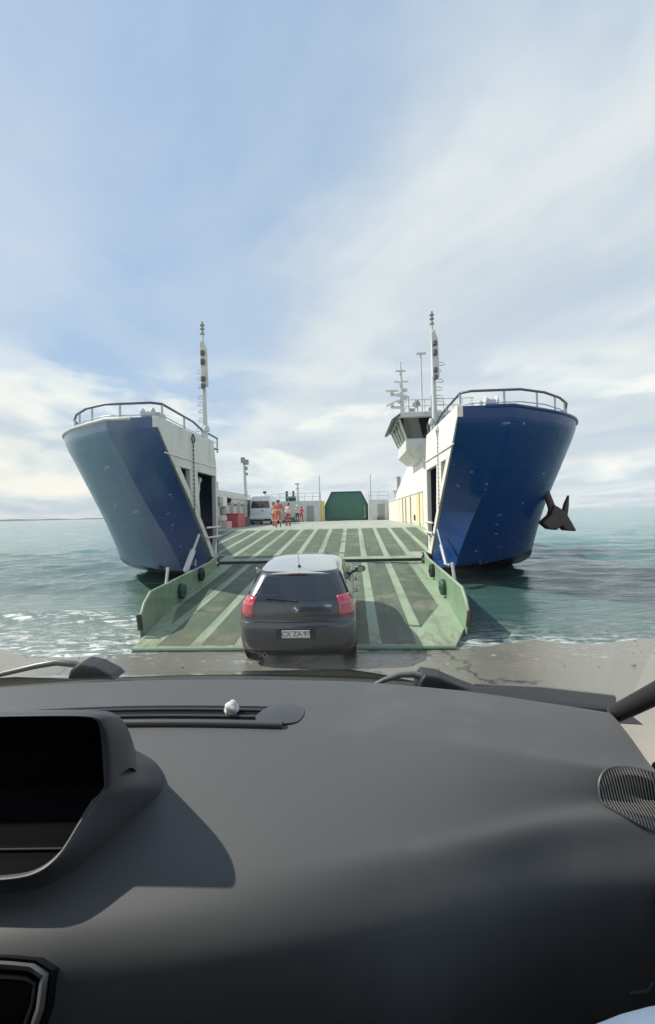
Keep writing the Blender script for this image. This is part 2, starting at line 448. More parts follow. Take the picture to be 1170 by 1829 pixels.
# ------------------------------------------------------------------ mesh helpers
class MB:
    """collects shapes; build() links them as ONE mesh object"""
    def __init__(s):
        s.v = []; s.f = []; s.mi = []; s.cur = 0
    def add(s, vs, fs, m=None):
        o = len(s.v)
        s.v += [tuple(map(float, p)) for p in vs]
        for f in fs:
            s.f.append([o + i for i in f]); s.mi.append(s.cur if m is None else m)
        return s
    def box(s, a, b, m=None):
        x0, y0, z0 = a; x1, y1, z1 = b
        return s.add([(x0, y0, z0), (x1, y0, z0), (x1, y1, z0), (x0, y1, z0), (x0, y0, z1), (x1, y0, z1), (x1, y1, z1), (x0, y1, z1)],
                     [(0, 3, 2, 1), (4, 5, 6, 7), (0, 1, 5, 4), (1, 2, 6, 5), (2, 3, 7, 6), (3, 0, 4, 7)], m)
    def tube(s, pts, r, n=8, caps=True, m=None):
        pts = [Vector(p) for p in pts]
        rs = r if isinstance(r, (list, tuple)) else [r] * len(pts)
        rings = []
        vs = []
        prev = None
        for i, p in enumerate(pts):
            if i == 0: d = pts[1] - pts[0]
            elif i == len(pts) - 1: d = pts[-1] - pts[-2]
            else: d = (pts[i + 1] - pts[i]).normalized() + (pts[i] - pts[i - 1]).normalized()
            d.normalize()
            if prev is None:
                ref = Vector((0, 0, 1)) if abs(d.z) < 0.9 else Vector((1, 0, 0))
                a = d.cross(ref).normalized()
            else:
                a = (prev - d * prev.dot(d)).normalized()
            prev = a
            bvec = d.cross(a)
            for k in range(n):
                an = 2 * math.pi * k / n
                vs.append(p + (a * math.cos(an) + bvec * math.sin(an)) * rs[i])
        fs = []
        for i in range(len(pts) - 1):
            for k in range(n):
                k2 = (k + 1) % n
                fs.append((i * n + k, i * n + k2, (i + 1) * n + k2, (i + 1) * n + k))
        if caps:
            fs.append(tuple(range(n))[::-1])
            fs.append(tuple((len(pts) - 1) * n + k for k in range(n)))
        return s.add(vs, fs, m)
    def prism(s, poly, axis, a, b, m=None):
        """extrude a 2D polygon along an axis from a to b. axis 0: poly is (y,z); 1: (x,z); 2: (x,y)"""
        def P(q, t):
            if axis == 0: return (t, q[0], q[1])
            if axis == 1: return (q[0], t, q[1])
            return (q[0], q[1], t)
        n = len(poly)
        vs = [P(q, a) for q in poly] + [P(q, b) for q in poly]
        fs = [tuple(range(n))[::-1], tuple(range(n, 2 * n))]
        for i in range(n):
            j = (i + 1) % n
            fs.append((i, j, n + j, n + i))
        return s.add(vs, fs, m)
    def grid(s, G, m=None, closed=False):
        nr, nc = len(G), len(G[0])
        vs = [p for row in G for p in row]
        fs = []
        for i in range(nr - 1):
            for j in range(nc if closed else nc - 1):
                j2 = (j + 1) % nc
                fs.append((i * nc + j, i * nc + j2, (i + 1) * nc + j2, (i + 1) * nc + j))
        return s.add(vs, fs, m)
    def lathe(s, prof, origin, axis, n=20, m=None):
        """prof: list of (radius, distance along axis)"""
        o = Vector(origin); d = Vector(axis).normalized()
        ref = Vector((0, 0, 1)) if abs(d.z) < 0.9 else Vector((1, 0, 0))
        a = d.cross(ref).normalized(); b = d.cross(a)
        G = []
        for r, h in prof:
            G.append([o + d * h + (a * math.cos(2 * math.pi * k / n) + b * math.sin(2 * math.pi * k / n)) * max(r, 1e-4) for k in range(n)])
        return s.grid(G, m, closed=True)
    def ball(s, c, r, n=10, m=None, sc=(1, 1, 1)):
        G = []
        for i in range(n + 1):
            th = math.pi * i / n
            G.append([(c[0] + sc[0] * r * max(math.sin(th), 1e-3) * math.cos(2 * math.pi * k / (2 * n)),
                       c[1] + sc[1] * r * max(math.sin(th), 1e-3) * math.sin(2 * math.pi * k / (2 * n)),
                       c[2] - sc[2] * r * math.cos(th)) for k in range(2 * n)])
        return s.grid(G, m, closed=True)
    def build(s, name, mats, parent=None, off=(0, 0, 0), smooth=None, bevel=0.0, subsurf=0):
        me = bpy.data.meshes.new(name)
        o3 = Vector(off)
        me.from_pydata([tuple(Vector(p) - o3) for p in s.v], [], s.f)
        if isinstance(mats, str): mats = [mats]
        for q in mats: me.materials.append(MATS[q])
        me.polygons.foreach_set('material_index', s.mi)
        bm = bmesh.new(); bm.from_mesh(me)
        bmesh.ops.remove_doubles(bm, verts=bm.verts, dist=1e-5)
        bmesh.ops.recalc_face_normals(bm, faces=bm.faces)
        if smooth is not None:
            for f in bm.faces: f.smooth = True
            for e in bm.edges:
                if len(e.link_faces) == 2 and e.calc_face_angle(0) > R(smooth): e.smooth = False
        bm.to_mesh(me); bm.free()
        ob = bpy.data.objects.new(name, me)
        scene.collection.objects.link(ob)
        if parent is not None: ob.parent = parent
        if bevel > 0:
            bv = ob.modifiers.new('bevel', 'BEVEL')
            bv.width = bevel; bv.segments = 2; bv.limit_method = 'ANGLE'; bv.angle_limit = R(35)
        if subsurf:
            ss = ob.modifiers.new('sub', 'SUBSURF'); ss.levels = subsurf; ss.render_levels = subsurf
        return ob


def root(name, loc, label, cat, rot=(0, 0, 0), group=None):
    o = bpy.data.objects.new(name, None)
    scene.collection.objects.link(o)
    o.location = loc; o.rotation_euler = rot
    o.empty_display_size = 0.3
    tag(o, label, cat, group)
    return o


def tag(o, label, cat, group=None):
    o['label'] = label; o['category'] = cat
    if group: o['group'] = group
    return o


def struct(o, kind='structure'):
    o['kind'] = kind
    return o


def cr(xs, ys, x):
    """smooth (monotone) interpolation, piecewise cubic"""
    xs = np.asarray(xs, float); ys = np.asarray(ys, float)
    x = min(max(x, xs[0]), xs[-1])
    i = int(min(max(np.searchsorted(xs, x) - 1, 0), len(xs) - 2))
    d = np.diff(ys) / np.diff(xs)
    def slope(k):
        if k == 0: return d[0]
        if k == len(xs) - 1: return d[-1]
        if d[k - 1] * d[k] <= 0: return 0.0
        return 2 * d[k - 1] * d[k] / (d[k - 1] + d[k])
    h = xs[i + 1] - xs[i]; t = (x - xs[i]) / h
    m0, m1 = slope(i) * h, slope(i + 1) * h
    return float((2 * t**3 - 3 * t**2 + 1) * ys[i] + (t**3 - 2 * t**2 + t) * m0 + (-2 * t**3 + 3 * t**2) * ys[i + 1] + (t**3 - t**2) * m1)


def text_mesh(name, body, size, matname, parent, M, extrude=0.002):
    cu = bpy.data.curves.new(name, 'FONT')
    cu.body = body; cu.size = size; cu.align_x = 'CENTER'; cu.align_y = 'CENTER'; cu.extrude = extrude
    tmp = bpy.data.objects.new(name + '_tmp', cu)
    scene.collection.objects.link(tmp)
    dg = bpy.context.evaluated_depsgraph_get()
    me = bpy.data.meshes.new_from_object(tmp.evaluated_get(dg))
    bpy.data.objects.remove(tmp)
    me.materials.clear(); me.materials.append(MATS[matname])
    ob = bpy.data.objects.new(name, me)
    scene.collection.objects.link(ob)
    ob.parent = parent
    ob.matrix_local = M
    return ob


# ------------------------------------------------------------------ the setting: shore, sea, far land
def ground_z(x, y):
    z = 0.02 + (7.7 - y) * 0.06 if y > -12 else 0.02 + 19.7 * 0.06 + (-12 - y) * 0.01
    if y > 9: z -= (y - 9) * 0.06
    k = min(1.0, max(0.0, (abs(x + 1.1) - 2.9) / 1.5))            # the beach undulates beside the slip
    z += k * (0.030 * math.sin(0.42 * x + 0.6) + 0.020 * math.sin(1.05 * x + 2.0) + 0.010 * math.sin(2.7 * x + 0.3))
    return z


xs = np.concatenate([np.linspace(-400, -30, 12), np.linspace(-28, 28, 113), np.linspace(30, 400, 12)])
ys = np.concatenate([np.linspace(-400, -20, 10), np.linspace(-18, 3, 22), np.linspace(3.15, 13, 66), np.linspace(15, 40, 10)])
ph = rng.uniform(0, 6.28, 12); kx = rng.uniform(-2.2, 2.2, 12); ky = rng.uniform(-2.2, 2.2, 12)
def bumpy(x, y):
    return sum(math.sin(kx[i] * x + ky[i] * y + ph[i]) for i in range(12)) / 12
m = MB()
m.grid([[(x, y, ground_z(x, y) + 0.022 * bumpy(x, y) * (0 if abs(y - 7.7) < 0.5 and abs(x + 0.9) < 1.2 else 1)) for x in xs] for y in ys])
struct(m.build('shore_ground', 'shore_ground', smooth=60))
# loose shingle on the slip
m = MB()
for i in range(220):
    x = rng.uniform(-14, 12); y = rng.uniform(3.2, 8.4)
    if abs(x + 0.87) < 1.1 and y > 6.6: continue
    r_ = rng.uniform(0.008, 0.03) * (1.4 if rng.random() < 0.06 else 1)
    q = [(math.cos(a) * r_ * rng.uniform(0.7, 1.2), math.sin(a) * r_ * rng.uniform(0.6, 1.1)) for a in np.linspace(0, 6.283, 7)[:-1]]
    z = ground_z(x, y) + 0.022 * bumpy(x, y)
    m.add([(x + a, y + b, z - 0.004) for a, b in q] + [(x + a * 0.6, y + b * 0.6, z + r_ * 0.55) for a, b in q],
          [tuple(range(6, 12))] + [(k, (k + 1) % 6, 6 + (k + 1) % 6, 6 + k) for k in range(6)])
peb = m.build('shingle', 'pebble')
peb['kind'] = 'stuff'; peb['label'] = 'small wet pebbles strewn over the grey slip'; peb['category'] = 'pebbles'

# sea: polar sheet, fine near the shore, with real swell
th = np.radians(np.linspace(-100, 100, 261))
rr = np.concatenate([np.linspace(5.5, 40, 190), np.geomspace(40.4, 26000, 110)])
A = rng.uniform(0, 6.28, 16); WL = np.geomspace(0.7, 9.0, 16); DI = rng.normal(math.pi / 2, 0.5, 16)
rows = []
for r_ in rr:
    row = []
    for a in th:
        x = r_ * math.sin(a); y = r_ * math.cos(a)
        z = 0.0
        if r_ < 400:
            amp = min(1.0, max(0.12, (y - 7.5) / 8.0)) * min(1.0, 400 / r_ - 1 if r_ > 200 else 1)
            for i in range(16):
                if WL[i] < r_ * 0.03: continue
                k = 2 * math.pi / WL[i]
                z += 0.0085 * WL[i] ** 0.75 * math.sin(k * (x * math.cos(DI[i]) + y * math.sin(DI[i])) + A[i])
            z *= amp
            # the small breaker rolling in on the left
            bx = 1 / (1 + math.exp((x + 3.2) * 1.6))
            yc = 10.7 + 0.25 * math.sin(x * 0.7) + 0.12 * math.sin(x * 2.1)
            z += bx * 0.11 * math.exp(-((y - yc) / 0.38) ** 2)
        row.append((x, y, z - 0.01))
    rows.append(row)
m = MB(); m.grid(rows)
struct(m.build('sea', 'sea_water', smooth=80))

m = MB()
N = 90
pts = []
for i in range(N + 1):
    a = R(62 - 62 * i / N * 0.84)
    d = 9000
    h = 10 + 26 * abs(math.sin(i * 0.11 + 0.4)) * (1 - i / N) + 8 * abs(math.sin(i * 0.53))
    h *= min(1, (N - i) / 14)
    pts.append((a, d, h))
m.grid([[(-d * math.sin(a), d * math.cos(a), -1) for a, d, h in pts],
        [(-(d + 150) * math.sin(a), (d + 150) * math.cos(a), h) for a, d, h in pts],
        [(-(d + 1500) * math.sin(a), (d + 1500) * math.cos(a), h * 0.8) for a, d, h in pts],
        [(-(d + 2500) * math.sin(a), (d + 2500) * math.cos(a), -1) for a, d, h in pts]])
struct(m.build('far_coast', 'far_land', smooth=60))

# ------------------------------------------------------------------ the ferry
XC = -1.15
FO = Vector((XC, 16.2, 0))
ferry = root('car_ferry', FO, 'blue and white landing ferry with its green bow ramp lowered onto the shore', 'ferry')


def fb(mb, name, mats, parent=None, **kw):
    return mb.build(name, mats, ferry if parent is None else parent, off=FO, **kw)


ZR = [4.9, 4.62, 3.7, 2.8, 1.85, 1.0, 0.6]
COL = [  # (u per row), (y per row), bottom z, top z
    ([3.82] * 7, [12.0, 12.0, 12.98, 14.05, 15.1, 16.0, 16.5], 0.60, 4.9),
    ([5.2, 5.15, 4.95, 4.75, 4.5, 4.32, 4.25], [12.0, 12.0, 12.6, 13.2, 13.9, 14.5, 14.75], 0.60, 4.9),
    ([6.0, 5.95, 5.70, 5.47, 5.22, 5.05, 4.98], [12.55, 12.55, 13.05, 13.6, 14.2, 14.75, 15.0], 0.62, 4.9),
    ([6.95, 6.9, 6.60, 6.32, 6.05, 5.88, 5.82], [13.3, 13.3, 13.7, 14.15, 14.65, 15.15, 15.4], 0.70, 4.9),
    ([7.75, 7.7, 7.40, 7.10, 6.82, 6.66, 6.58], [14.3, 14.3, 14.6, 14.9, 15.3, 15.7, 15.9], 0.82, 4.9),
    ([8.2, 8.15, 7.92, 7.65, 7.38, 7.22, 7.14], [15.5, 15.5, 15.7, 15.9, 16.1, 16.4, 16.5], 0.92, 4.9),
    ([8.38, 8.36, 8.22, 8.05, 7.85, 7.7, 7.62], [18.0] * 7, 0.5, 4.9),
    ([8.4, 8.4, 8.36, 8.3, 8.2, 8.1, 8.0], [23.0] * 7, -0.3, 4.05),
    ([8.4] * 7, [60.0] * 7, -0.9, 4.05),
]


def hull_side(sgn):
    cols = []
    for us, yv, zb, zt in COL:
        zs = [zt + (z - 4.9) * (zt - zb) / 4.3 for z in ZR]
        cols.append(np.array([[u, y, z] for u, y, z in zip(us, yv, zs)]))
    cols = np.array(cols)                      # (col,row,3)
    fine = [cols[0], cols[0] * 0.5 + cols[1] * 0.5]
    ts = np.arange(1, len(cols))
    for t in np.linspace(1, len(cols) - 1, 36):
        fine.append(np.array([[cr(ts, cols[1:, k, c], t) for c in range(3)] for k in range(7)]))
    fine = np.array(fine)
    rowt = np.arange(7)
    G = []
    for t in [0, 1] + list(np.linspace(1, 6, 21)[1:]):
        G.append([tuple([XC + sgn * cr(rowt, f[:, 0], t), cr(rowt, f[:, 1], t), cr(rowt, f[:, 2], t)]) for f in fine])
    # underside
    G.append([(XC + sgn * 3.82, f[6, 1], f[6, 2] - 0.03) for f in fine])
    return G


for sgn in (-1, 1):
    m = MB()
    G = hull_side(sgn)
    m.grid(G)
    top = G[0]
    # bow deck, a little below the sheer
    m.grid([[(p[0], p[1] + 0.03, p[2] - 0.06) for p in top[:28]], [(XC + sgn * 3.9, max(p[1] + 0.03, 12.03), p[2] - 0.06) for p in top[:28]]])
    fb(m, 'hull', 'hull_blue' if sgn > 0 else 'hull_sunlit', smooth=62 if sgn > 0 else 28)

    # fender strip on the sheer
    m = MB()
    m.tube([(p[0], p[1] - 0.0, p[2] - 0.02) for p in top[1:30]], 0.045, 8)
    fb(m, 'sheer_strake', 'grey_white' if sgn < 0 else 'hull_blue', smooth=40)

    # white inner bow frame; the left one greyer, its shade put into the paint
    a, b = XC + sgn * 3.80, XC + sgn * 3.95
    m = MB()
    m.prism([(11.99, 4.92), (16.9, 4.97), (17.15, 4.3), (17.2, 3.752), (13.06, 3.752), (11.99, 4.64)], 0, a, b)
    m.prism([(13.06, 3.75), (14.3, 2.8), (15.4, 1.85), (16.3, 1.0), (16.8, 0.55), (17.15, 0.55), (16.68, 1.0), (15.78, 1.85), (14.7, 2.8), (13.52, 3.75)], 0, a, b)
    m.prism([(14.36, 3.75), (15.05, 3.75), (15.27, 2.32), (14.36, 3.105)], 0, a, b)
    m.prism([(17.06, 3.75), (17.2, 3.75), (17.2, 0.9), (17.06, 0.9)], 0, a, b)
    m.prism([(16.70, 1.02), (17.05, 1.5), (17.2, 1.5), (17.2, 0.55), (17.16, 0.55)], 0, a, b)
    fr = fb(m, 'bow_frame', 'white_paint' if sgn > 0 else 'grey_white', bevel=0.012)
    m = MB()
    m.tube([(XC + sgn * 3.78, 12.35, 4.02), (XC + sgn * 3.78, 17.12, 4.06)], 0.018, 6)
    fb(m, 'weld_seam', 'white_paint', fr)
    # dark recess behind the openings
    m = MB()
    m.box((min(XC + sgn * 4.0, XC + sgn * 6.4), 17.42, 0.6), (max(XC + sgn * 4.0, XC + sgn * 6.4), 17.5, 4.8))
    m.box((min(XC + sgn * 5.0, XC + sgn * 5.08), 14.9, 0.62), (max(XC + sgn * 5.0, XC + sgn * 5.08), 17.4, 4.8))
    m.box((min(XC + sgn * 4.0, XC + sgn * 5.0), 14.0, 3.9), (max(XC + sgn * 4.0, XC + sgn * 5.0), 17.4, 3.96))
    fb(m, 'recess_wall', 'dark_opening')
    # chain ladder on the frame
    m = MB()
    lx = XC + sgn * 3.77
    for k in range(17):
        zz = 4.55 - k * 0.13
        m.tube([(lx, 14.62, zz), (lx, 14.62 + 0.05, zz - 0.055), (lx, 14.62, zz - 0.11), (lx, 14.62 - 0.05, zz - 0.055), (lx, 14.62, zz)], 0.012, 5)
    m.tube([(lx, 14.5, 4.72), (lx, 14.62, 4.88), (lx, 14.78, 4.72), (lx, 14.62, 4.58), (lx, 14.5, 4.72)], 0.022, 6)
    fb(m, 'chain', 'rail_dark' if sgn < 0 else 'steel')

    # hydraulic cylinders
    m = MB()
    q = XC + sgn * 4.25
    m.tube([(q, 16.5, 3.55), (q - sgn * 0.1, 15.9, 2.7)], 0.07, 10)
    m.tube([(q - sgn * 0.1, 15.9, 2.7), (q - sgn * 0.2, 15.4, 1.95)], 0.04, 10)
    m.ball((q, 16.5, 3.6), 0.12, 8)
    m.ball((q - sgn * 0.05, 16.2, 3.25), 0.10, 8)
    fb(m, 'hydraulic_cylinder', 'white_paint', smooth=40)
    m = MB()
    m.tube([(XC + sgn * 3.78, 15.0, 1.72), (XC + sgn * 3.80, 14.45, 1.25)], 0.04, 10)
    m.tube([(XC + sgn * 3.80, 14.45, 1.25), (XC + sgn * 3.82, 13.9, 0.76)], 0.085, 12)
    m.ball((XC + sgn * 3.82, 13.9, 0.74), 0.10, 8)
    fb(m, 'hydraulic_cylinder', 'chrome' if sgn > 0 else 'grey_white', smooth=40)
    # guard bars and stay by the hinge
    m = MB()
    for zz in (1.92, 1.58):
        m.tube([(XC + sgn * 3.74, 15.7, zz), (XC + sgn * 3.74, 17.3, zz)], 0.032, 8)
    m.tube([(XC + sgn * 3.9, 16.3, 1.25), (XC + sgn * 4.2, 15.6, 1.5), (XC + sgn * 4.4, 15.1, 1.55)], 0.045, 8)
    m.tube([(XC + sgn * 4.1, 15.5, 2.1), (XC + sgn * 4.05, 15.4, 0.6)], 0.03, 6)
    fb(m, 'guard_bar', 'white_paint', smooth=40)
    m = MB()
    m.lathe([(0.0, -0.09), (0.20, -0.09), (0.22, -0.05), (0.22, 0.05), (0.20, 0.09), (0.08, 0.09), (0.07, 0.13), (0.0, 0.13)],
            (XC + sgn * 3.55, 15.75, 0.72), (-sgn, -0.55, 0.1), 22)
    fb(m, 'hinge_sheave', 'rubber', smooth=35)
    m = MB()
    m.lathe([(0.0, 0), (0.05, 0), (0.05, 0.02), (0.0, 0.03)], (XC + sgn * 3.55 - sgn * 0.115, 15.69, 0.735), (-sgn, -0.55, 0.1), 12)
    fb(m, 'sheave_pin', 'steel', smooth=35)

    # railing round the bow deck
    rp = [(4.15, 18.6), (4.15, 15.8), (4.15, 13.15), (4.4, 12.95), (5.7, 12.95), (6.5, 13.4), (7.2, 14.1), (7.75, 14.9), (8.12, 15.8), (8.2, 17.0)]
    fine = []
    for i in range(len(rp) - 1):
        n = 3
        for k in range(n):
            t = k / n
            fine.append((rp[i][0] * (1 - t) + rp[i + 1][0] * t, rp[i][1] * (1 - t) + rp[i + 1][1] * t))
    fine.append(rp[-1])
    m = MB()
    m.tube([(XC + sgn * u, y, 5.5 - (0.12 if i < 3 else 0)) for i, (u, y) in enumerate(fine)], 0.036, 8)
    rail = fb(m, 'railing', 'rail_dark', smooth=50)
    m = MB()
    m.tube([(XC + sgn * u, y, 5.17) for u, y in fine], 0.016, 6)
    fb(m, 'mid_rail', 'rail_grey', rail, smooth=50)
    acc = 0
    last = None
    k = 0
    for u, y in fine:
        if last is None or math.hypot(u - last[0], y - last[1]) > 0.95:
            last = (u, y)
            m = MB()
            m.box((XC + sgn * u - 0.028, y - 0.012, 4.8), (XC + sgn * u + 0.028, y + 0.012, 5.49 - (0.1 if y > 16.5 and u < 4.5 else 0)))
            fb(m, 'rail_post', 'rail_grey', rail)
    # deck winch
    m = MB()
    wx = XC + sgn * (4.75 if sgn < 0 else 5.1)
    m.box((wx - 0.28, 13.75, 4.85), (wx + 0.28, 14.25, 5.42))
    m.box((wx - 0.36, 13.65, 5.0), (wx + 0.36, 13.74, 5.2))
    m.lathe([(0.0, 0), (0.16, 0), (0.16, 0.05), (0.09, 0.06), (0.09, 0.3), (0.16, 0.31), (0.16, 0.36), (0, 0.36)], (wx - 0.18, 13.6, 5.35), (1, 0, 0), 14)
    fb(m, 'deck_winch', 'grey_white', bevel=0.02)

    # bow mast with lamps, dark bands and climbing hoops
    mx, my = XC + sgn * 4.15, 17.1
    m = MB()
    m.tube([(mx, my, 4.7), (mx - 0.02, my, 7.0), (mx - 0.03, my, 9.1)], [0.10, 0.085, 0.04], 12)
    mast = fb(m, 'mast', 'grey_white', smooth=40)
    m = MB()
    m.prism([(mx - 0.07, 7.02), (mx + 0.17 * 1, 7.02), (mx + 0.15, 8.35), (mx + 0.02, 8.75), (mx - 0.09, 8.6)], 1, my - 0.16, my - 0.02)
    fb(m, 'lamp_panel', 'grey_white', mast, bevel=0.02)
    for zz, hh in ((6.92, 0.17), (7.18, 0.17), (7.78, 0.2), (8.12, 0.17)):
        m = MB()
        m.lathe([(0.0, 0), (0.06, 0), (0.08, 0.02), (0.08, hh - 0.02), (0.06, hh), (0, hh)], (mx + 0.02, my - 0.22, zz), (0, 0, 1), 12)
        fb(m, 'signal_lamp', 'rail_dark', mast, smooth=40)
    m = MB()
    for zz in (9.0, 9.18, 9.32):
        m.lathe([(0.0, 0), (0.085, 0.0), (0.085, 0.035), (0.045, 0.05), (0.04, 0.14), (0, 0.14)], (mx - 0.03, my, zz - 0.05), (0, 0, 1), 12)
    fb(m, 'top_light', 'door_grey', mast, smooth=40)
    for k in range(8):
        zz = 5.5 + k * 0.30 + rng.uniform(-0.06, 0.06)
        s2 = sgn * rng.uniform(0.55, 1.15)
        m = MB()
        m.tube([(mx + s2 * 0.08, my, zz + 0.05), (mx + s2 * 0.24, my - 0.1, zz + 0.02), (mx + s2 * 0.33, my - 0.14, zz - 0.08),
                (mx + s2 * 0.24, my - 0.1, zz - 0.10), (mx + s2 * 0.1, my, zz - 0.05)], 0.014, 6)
        fb(m, 'climbing_hoop', 'rail_grey', mast, smooth=50)
    # draught of small fittings on the frame top
    m = MB()
    m.tube([(XC + sgn * 3.95, 16.6, 4.9), (XC + sgn * 3.95, 16.6, 5.35)], 0.05, 8)
    m.lathe([(0, 0), (0.1, 0), (0.12, 0.08), (0.08, 0.2), (0, 0.22)], (XC + sgn * 3.95, 16.6, 5.3), (0, 0, 1), 12)
    fb(m, 'vent_pipe', 'grey_white', smooth=40)

# anchor on the right bow
m = MB()
# stock against the hull, crown below, two flukes reaching up and out
ax, ay = 6.45, 15.45
m.tube([(ax - 0.42, ay - 0.15, 3.0), (ax - 0.22, ay - 0.2, 2.3), (ax - 0.1, ay - 0.25, 1.9)], [0.09, 0.12, 0.15], 12)
m.prism([(ax - 0.62, 1.86), (ax - 0.40, 1.66), (ax - 0.18, 1.62), (ax - 0.02, 1.76), (ax + 0.10, 1.60), (ax + 0.42, 1.58), (ax + 0.28, 1.86), (ax + 0.16, 2.08), (ax - 0.05, 2.3), (ax - 0.24, 2.42), (ax - 0.34, 2.1)], 1, ay - 0.46, ay - 0.02)
m.prism([(ax + 0.02, 2.05), (ax + 0.19, 1.95), (ax + 0.25, 2.35), (ax + 0.27, 2.72), (ax + 0.14, 2.45)], 1, ay - 0.36, ay - 0.14)
m.ball((ax - 0.06, ay - 0.24, 1.95), 0.2, 8)
fb(m, 'anchor', 'anchor_iron', bevel=0.05)
m = MB()
m.lathe([(0.16, -0.05), (0.2, 0.0), (0.2, 0.06), (0.14, 0.07), (0.13, 0.0)], (XC + 4.25, 13.55, 3.15), (-0.3, -1, -0.35), 16)
fb(m, 'hawse_ring', 'steel', smooth=40)

# ramp flap resting on the shore
FY0, FZ0, FY1, FZ1 = 8.0, 0.06, 16.12, 0.64
def flap_z(y): return FZ0 + (FZ1 - FZ0) * (y - FY0) / (FY1 - FY0)
out = [(XC - 2.68, FY0), (XC + 2.80, FY0), (XC + 3.15, 8.9), (XC + 3.5, FY1), (XC - 3.5, FY1), (XC - 2.81, 8.9)]
m = MB()
n = len(out)
vt = [(x, y, flap_z(y)) for x, y in out]
vb = [(x, y, flap_z(y) - (0.055 if y < 9 else 0.3)) for x, y in out]
m.add(vt + vb, [tuple(range(n)), tuple(range(n, 2 * n))[::-1]] + [(i, (i + 1) % n, n + (i + 1) % n, n + i) for i in range(n)])
flap = fb(m, 'ramp_flap', 'ramp_pale')
m = MB()
m.tube([(XC - 2.68, FY0 - 0.01, flap_z(FY0) - 0.02), (XC + 2.80, FY0 - 0.01, flap_z(FY0) - 0.02)], 0.035, 8)
fb(m, 'front_lip', 'ramp_wall', flap)
STR = [-3.56, -2.78, -2.0, -1.22, -0.44, 0.34, 1.12]
HW = 0.100
def sheet(poly, zf, lift=0.004):
    mb = MB()
    k = len(poly)
    mb.add([(x, y, zf(y) + lift) for x, y in poly], [tuple(range(k))])
    return mb
for i in range(6):
    x0, x1 = STR[i] + HW, STR[i + 1] - HW
    fb(sheet([(x0, 8.12), (x1, 8.12), (x1, 16.0), (x0, 16.0)], flap_z), 'grip_panel', 'ramp_dark', flap)
fb(sheet([(1.12 + HW, 9.0), (1.82, 10.5), (1.80, 16.0), (1.12 + HW, 16.0)], flap_z), 'grip_panel', 'ramp_dark', flap)
fb(sheet([(-3.56 - HW, 9.3), (-3.56 - HW, 16.0), (-4.1, 16.0), (-4.02, 10.6)], flap_z), 'grip_panel', 'ramp_dark', flap)
for sgn in (-1, 1):
    # side plate: top runs nearly level while the flap falls away
    def W(y): return XC + 0.17 * (FY1 - y) / (FY1 - 8.9) + sgn * (2.99 + (y - 8.9) * (3.47 - 2.99) / (FY1 - 8.9))
    prof = [(8.74, 0.04), (8.66, 0.38), (8.84, 0.66), (9.2, 0.82), (14.6, 0.84), (15.9, 0.95)]
    m = MB()
    topv = [(W(y), y, flap_z(y) + h if i < 2 else max(h, flap_z(y) + 0.12)) for i, (y, h) in enumerate(prof)]
    botv = [(W(y), y, flap_z(y) - 0.05) for y, h in prof]
    for d in (0, 1):
        pass
    t_ = sgn * 0.05
    m.grid([[(p[0] - t_ * 0, p[1], p[2]) for p in botv], topv, [(p[0] + t_, p[1], p[2]) for p in topv], [(p[0] + t_, p[1], p[2]) for p in botv]])
    m.add([botv[0], topv[0], (topv[0][0] + t_, topv[0][1], topv[0][2]), (botv[0][0] + t_, botv[0][1], botv[0][2])], [(0, 1, 2, 3)])
    side = fb(m, 'side_plate', 'ramp_wall', flap)
    m = MB()
    m.tube([(p[0] + t_ * 0.5, p[1], p[2] + 0.01) for p in topv], 0.033, 8)
    fb(m, 'coaming', 'ramp_pale', flap, smooth=50)
    for yy in (11.2, 13.2):
        m = MB()
        m.lathe([(0.0, 0.0), (0.17, 0.0), (0.19, 0.03), (0.19, 0.09), (0.16, 0.12), (0.06, 0.12), (0.05, 0.15), (0, 0.15)], (W(yy), yy, flap_z(yy) + 0.24), (-sgn, 0, 0), 20)
        fb(m, 'roller', 'dark_green' if yy < 12 else 'rubber', flap, smooth=35)
    m = MB()
    m.tube([(W(10.4) + sgn * 0.10, 10.4, 0.70), (W(10.4) + sgn * 0.05, 10.45, 1.18)], 0.035, 8)
    fb(m, 'latch_arm', 'grey_white', flap, smooth=40)
    m = MB()
    m.tube([(W(8.62) + t_, 8.6, flap_z(8.7) + 0.4), (W(8.62) + t_ - sgn * 0.05, 8.56, flap_z(8.7) + 0.12)], 0.05, 8)
    fb(m, 'edge_fender', 'rubber', flap, smooth=40)

# sloping fore deck behind the hinge
RY0, RZ0, RY1, RZ1 = 16.28, 0.73, 27.0, 1.48
def ramp_z(y): return RZ0 + (RZ1 - RZ0) * (y - RY0) / (RY1 - RY0)
XL, XR = -9.0, 3.9
m = MB()
po = [(XC - 3.6, RY0), (XC + 3.6, RY0), (XC + 3.6, 17.5), (XR, 17.55), (XR, RY1), (XL, RY1), (XL, 22.5), (XC - 6.3, 17.55), (XC - 3.6, 17.5)]
k = len(po)
m.add([(x, y, ramp_z(y)) for x, y in po] + [(x, y, ramp_z(y) - 0.35) for x, y in po],
      [tuple(range(k)), tuple(range(k, 2 * k))[::-1]] + [(i, (i + 1) % k, k + (i + 1) % k, k + i) for i in range(k)])
ramp = fb(m, 'fore_deck', 'ramp_pale')
m = MB()
m.box((XC - 3.5, 16.17, 0.45), (XC + 3.5, 16.275, 0.725))
fb(m, 'hinge_beam', 'rubber')
STR2 = [-0.44 + 0.8 * k for k in range(-10, 6)]
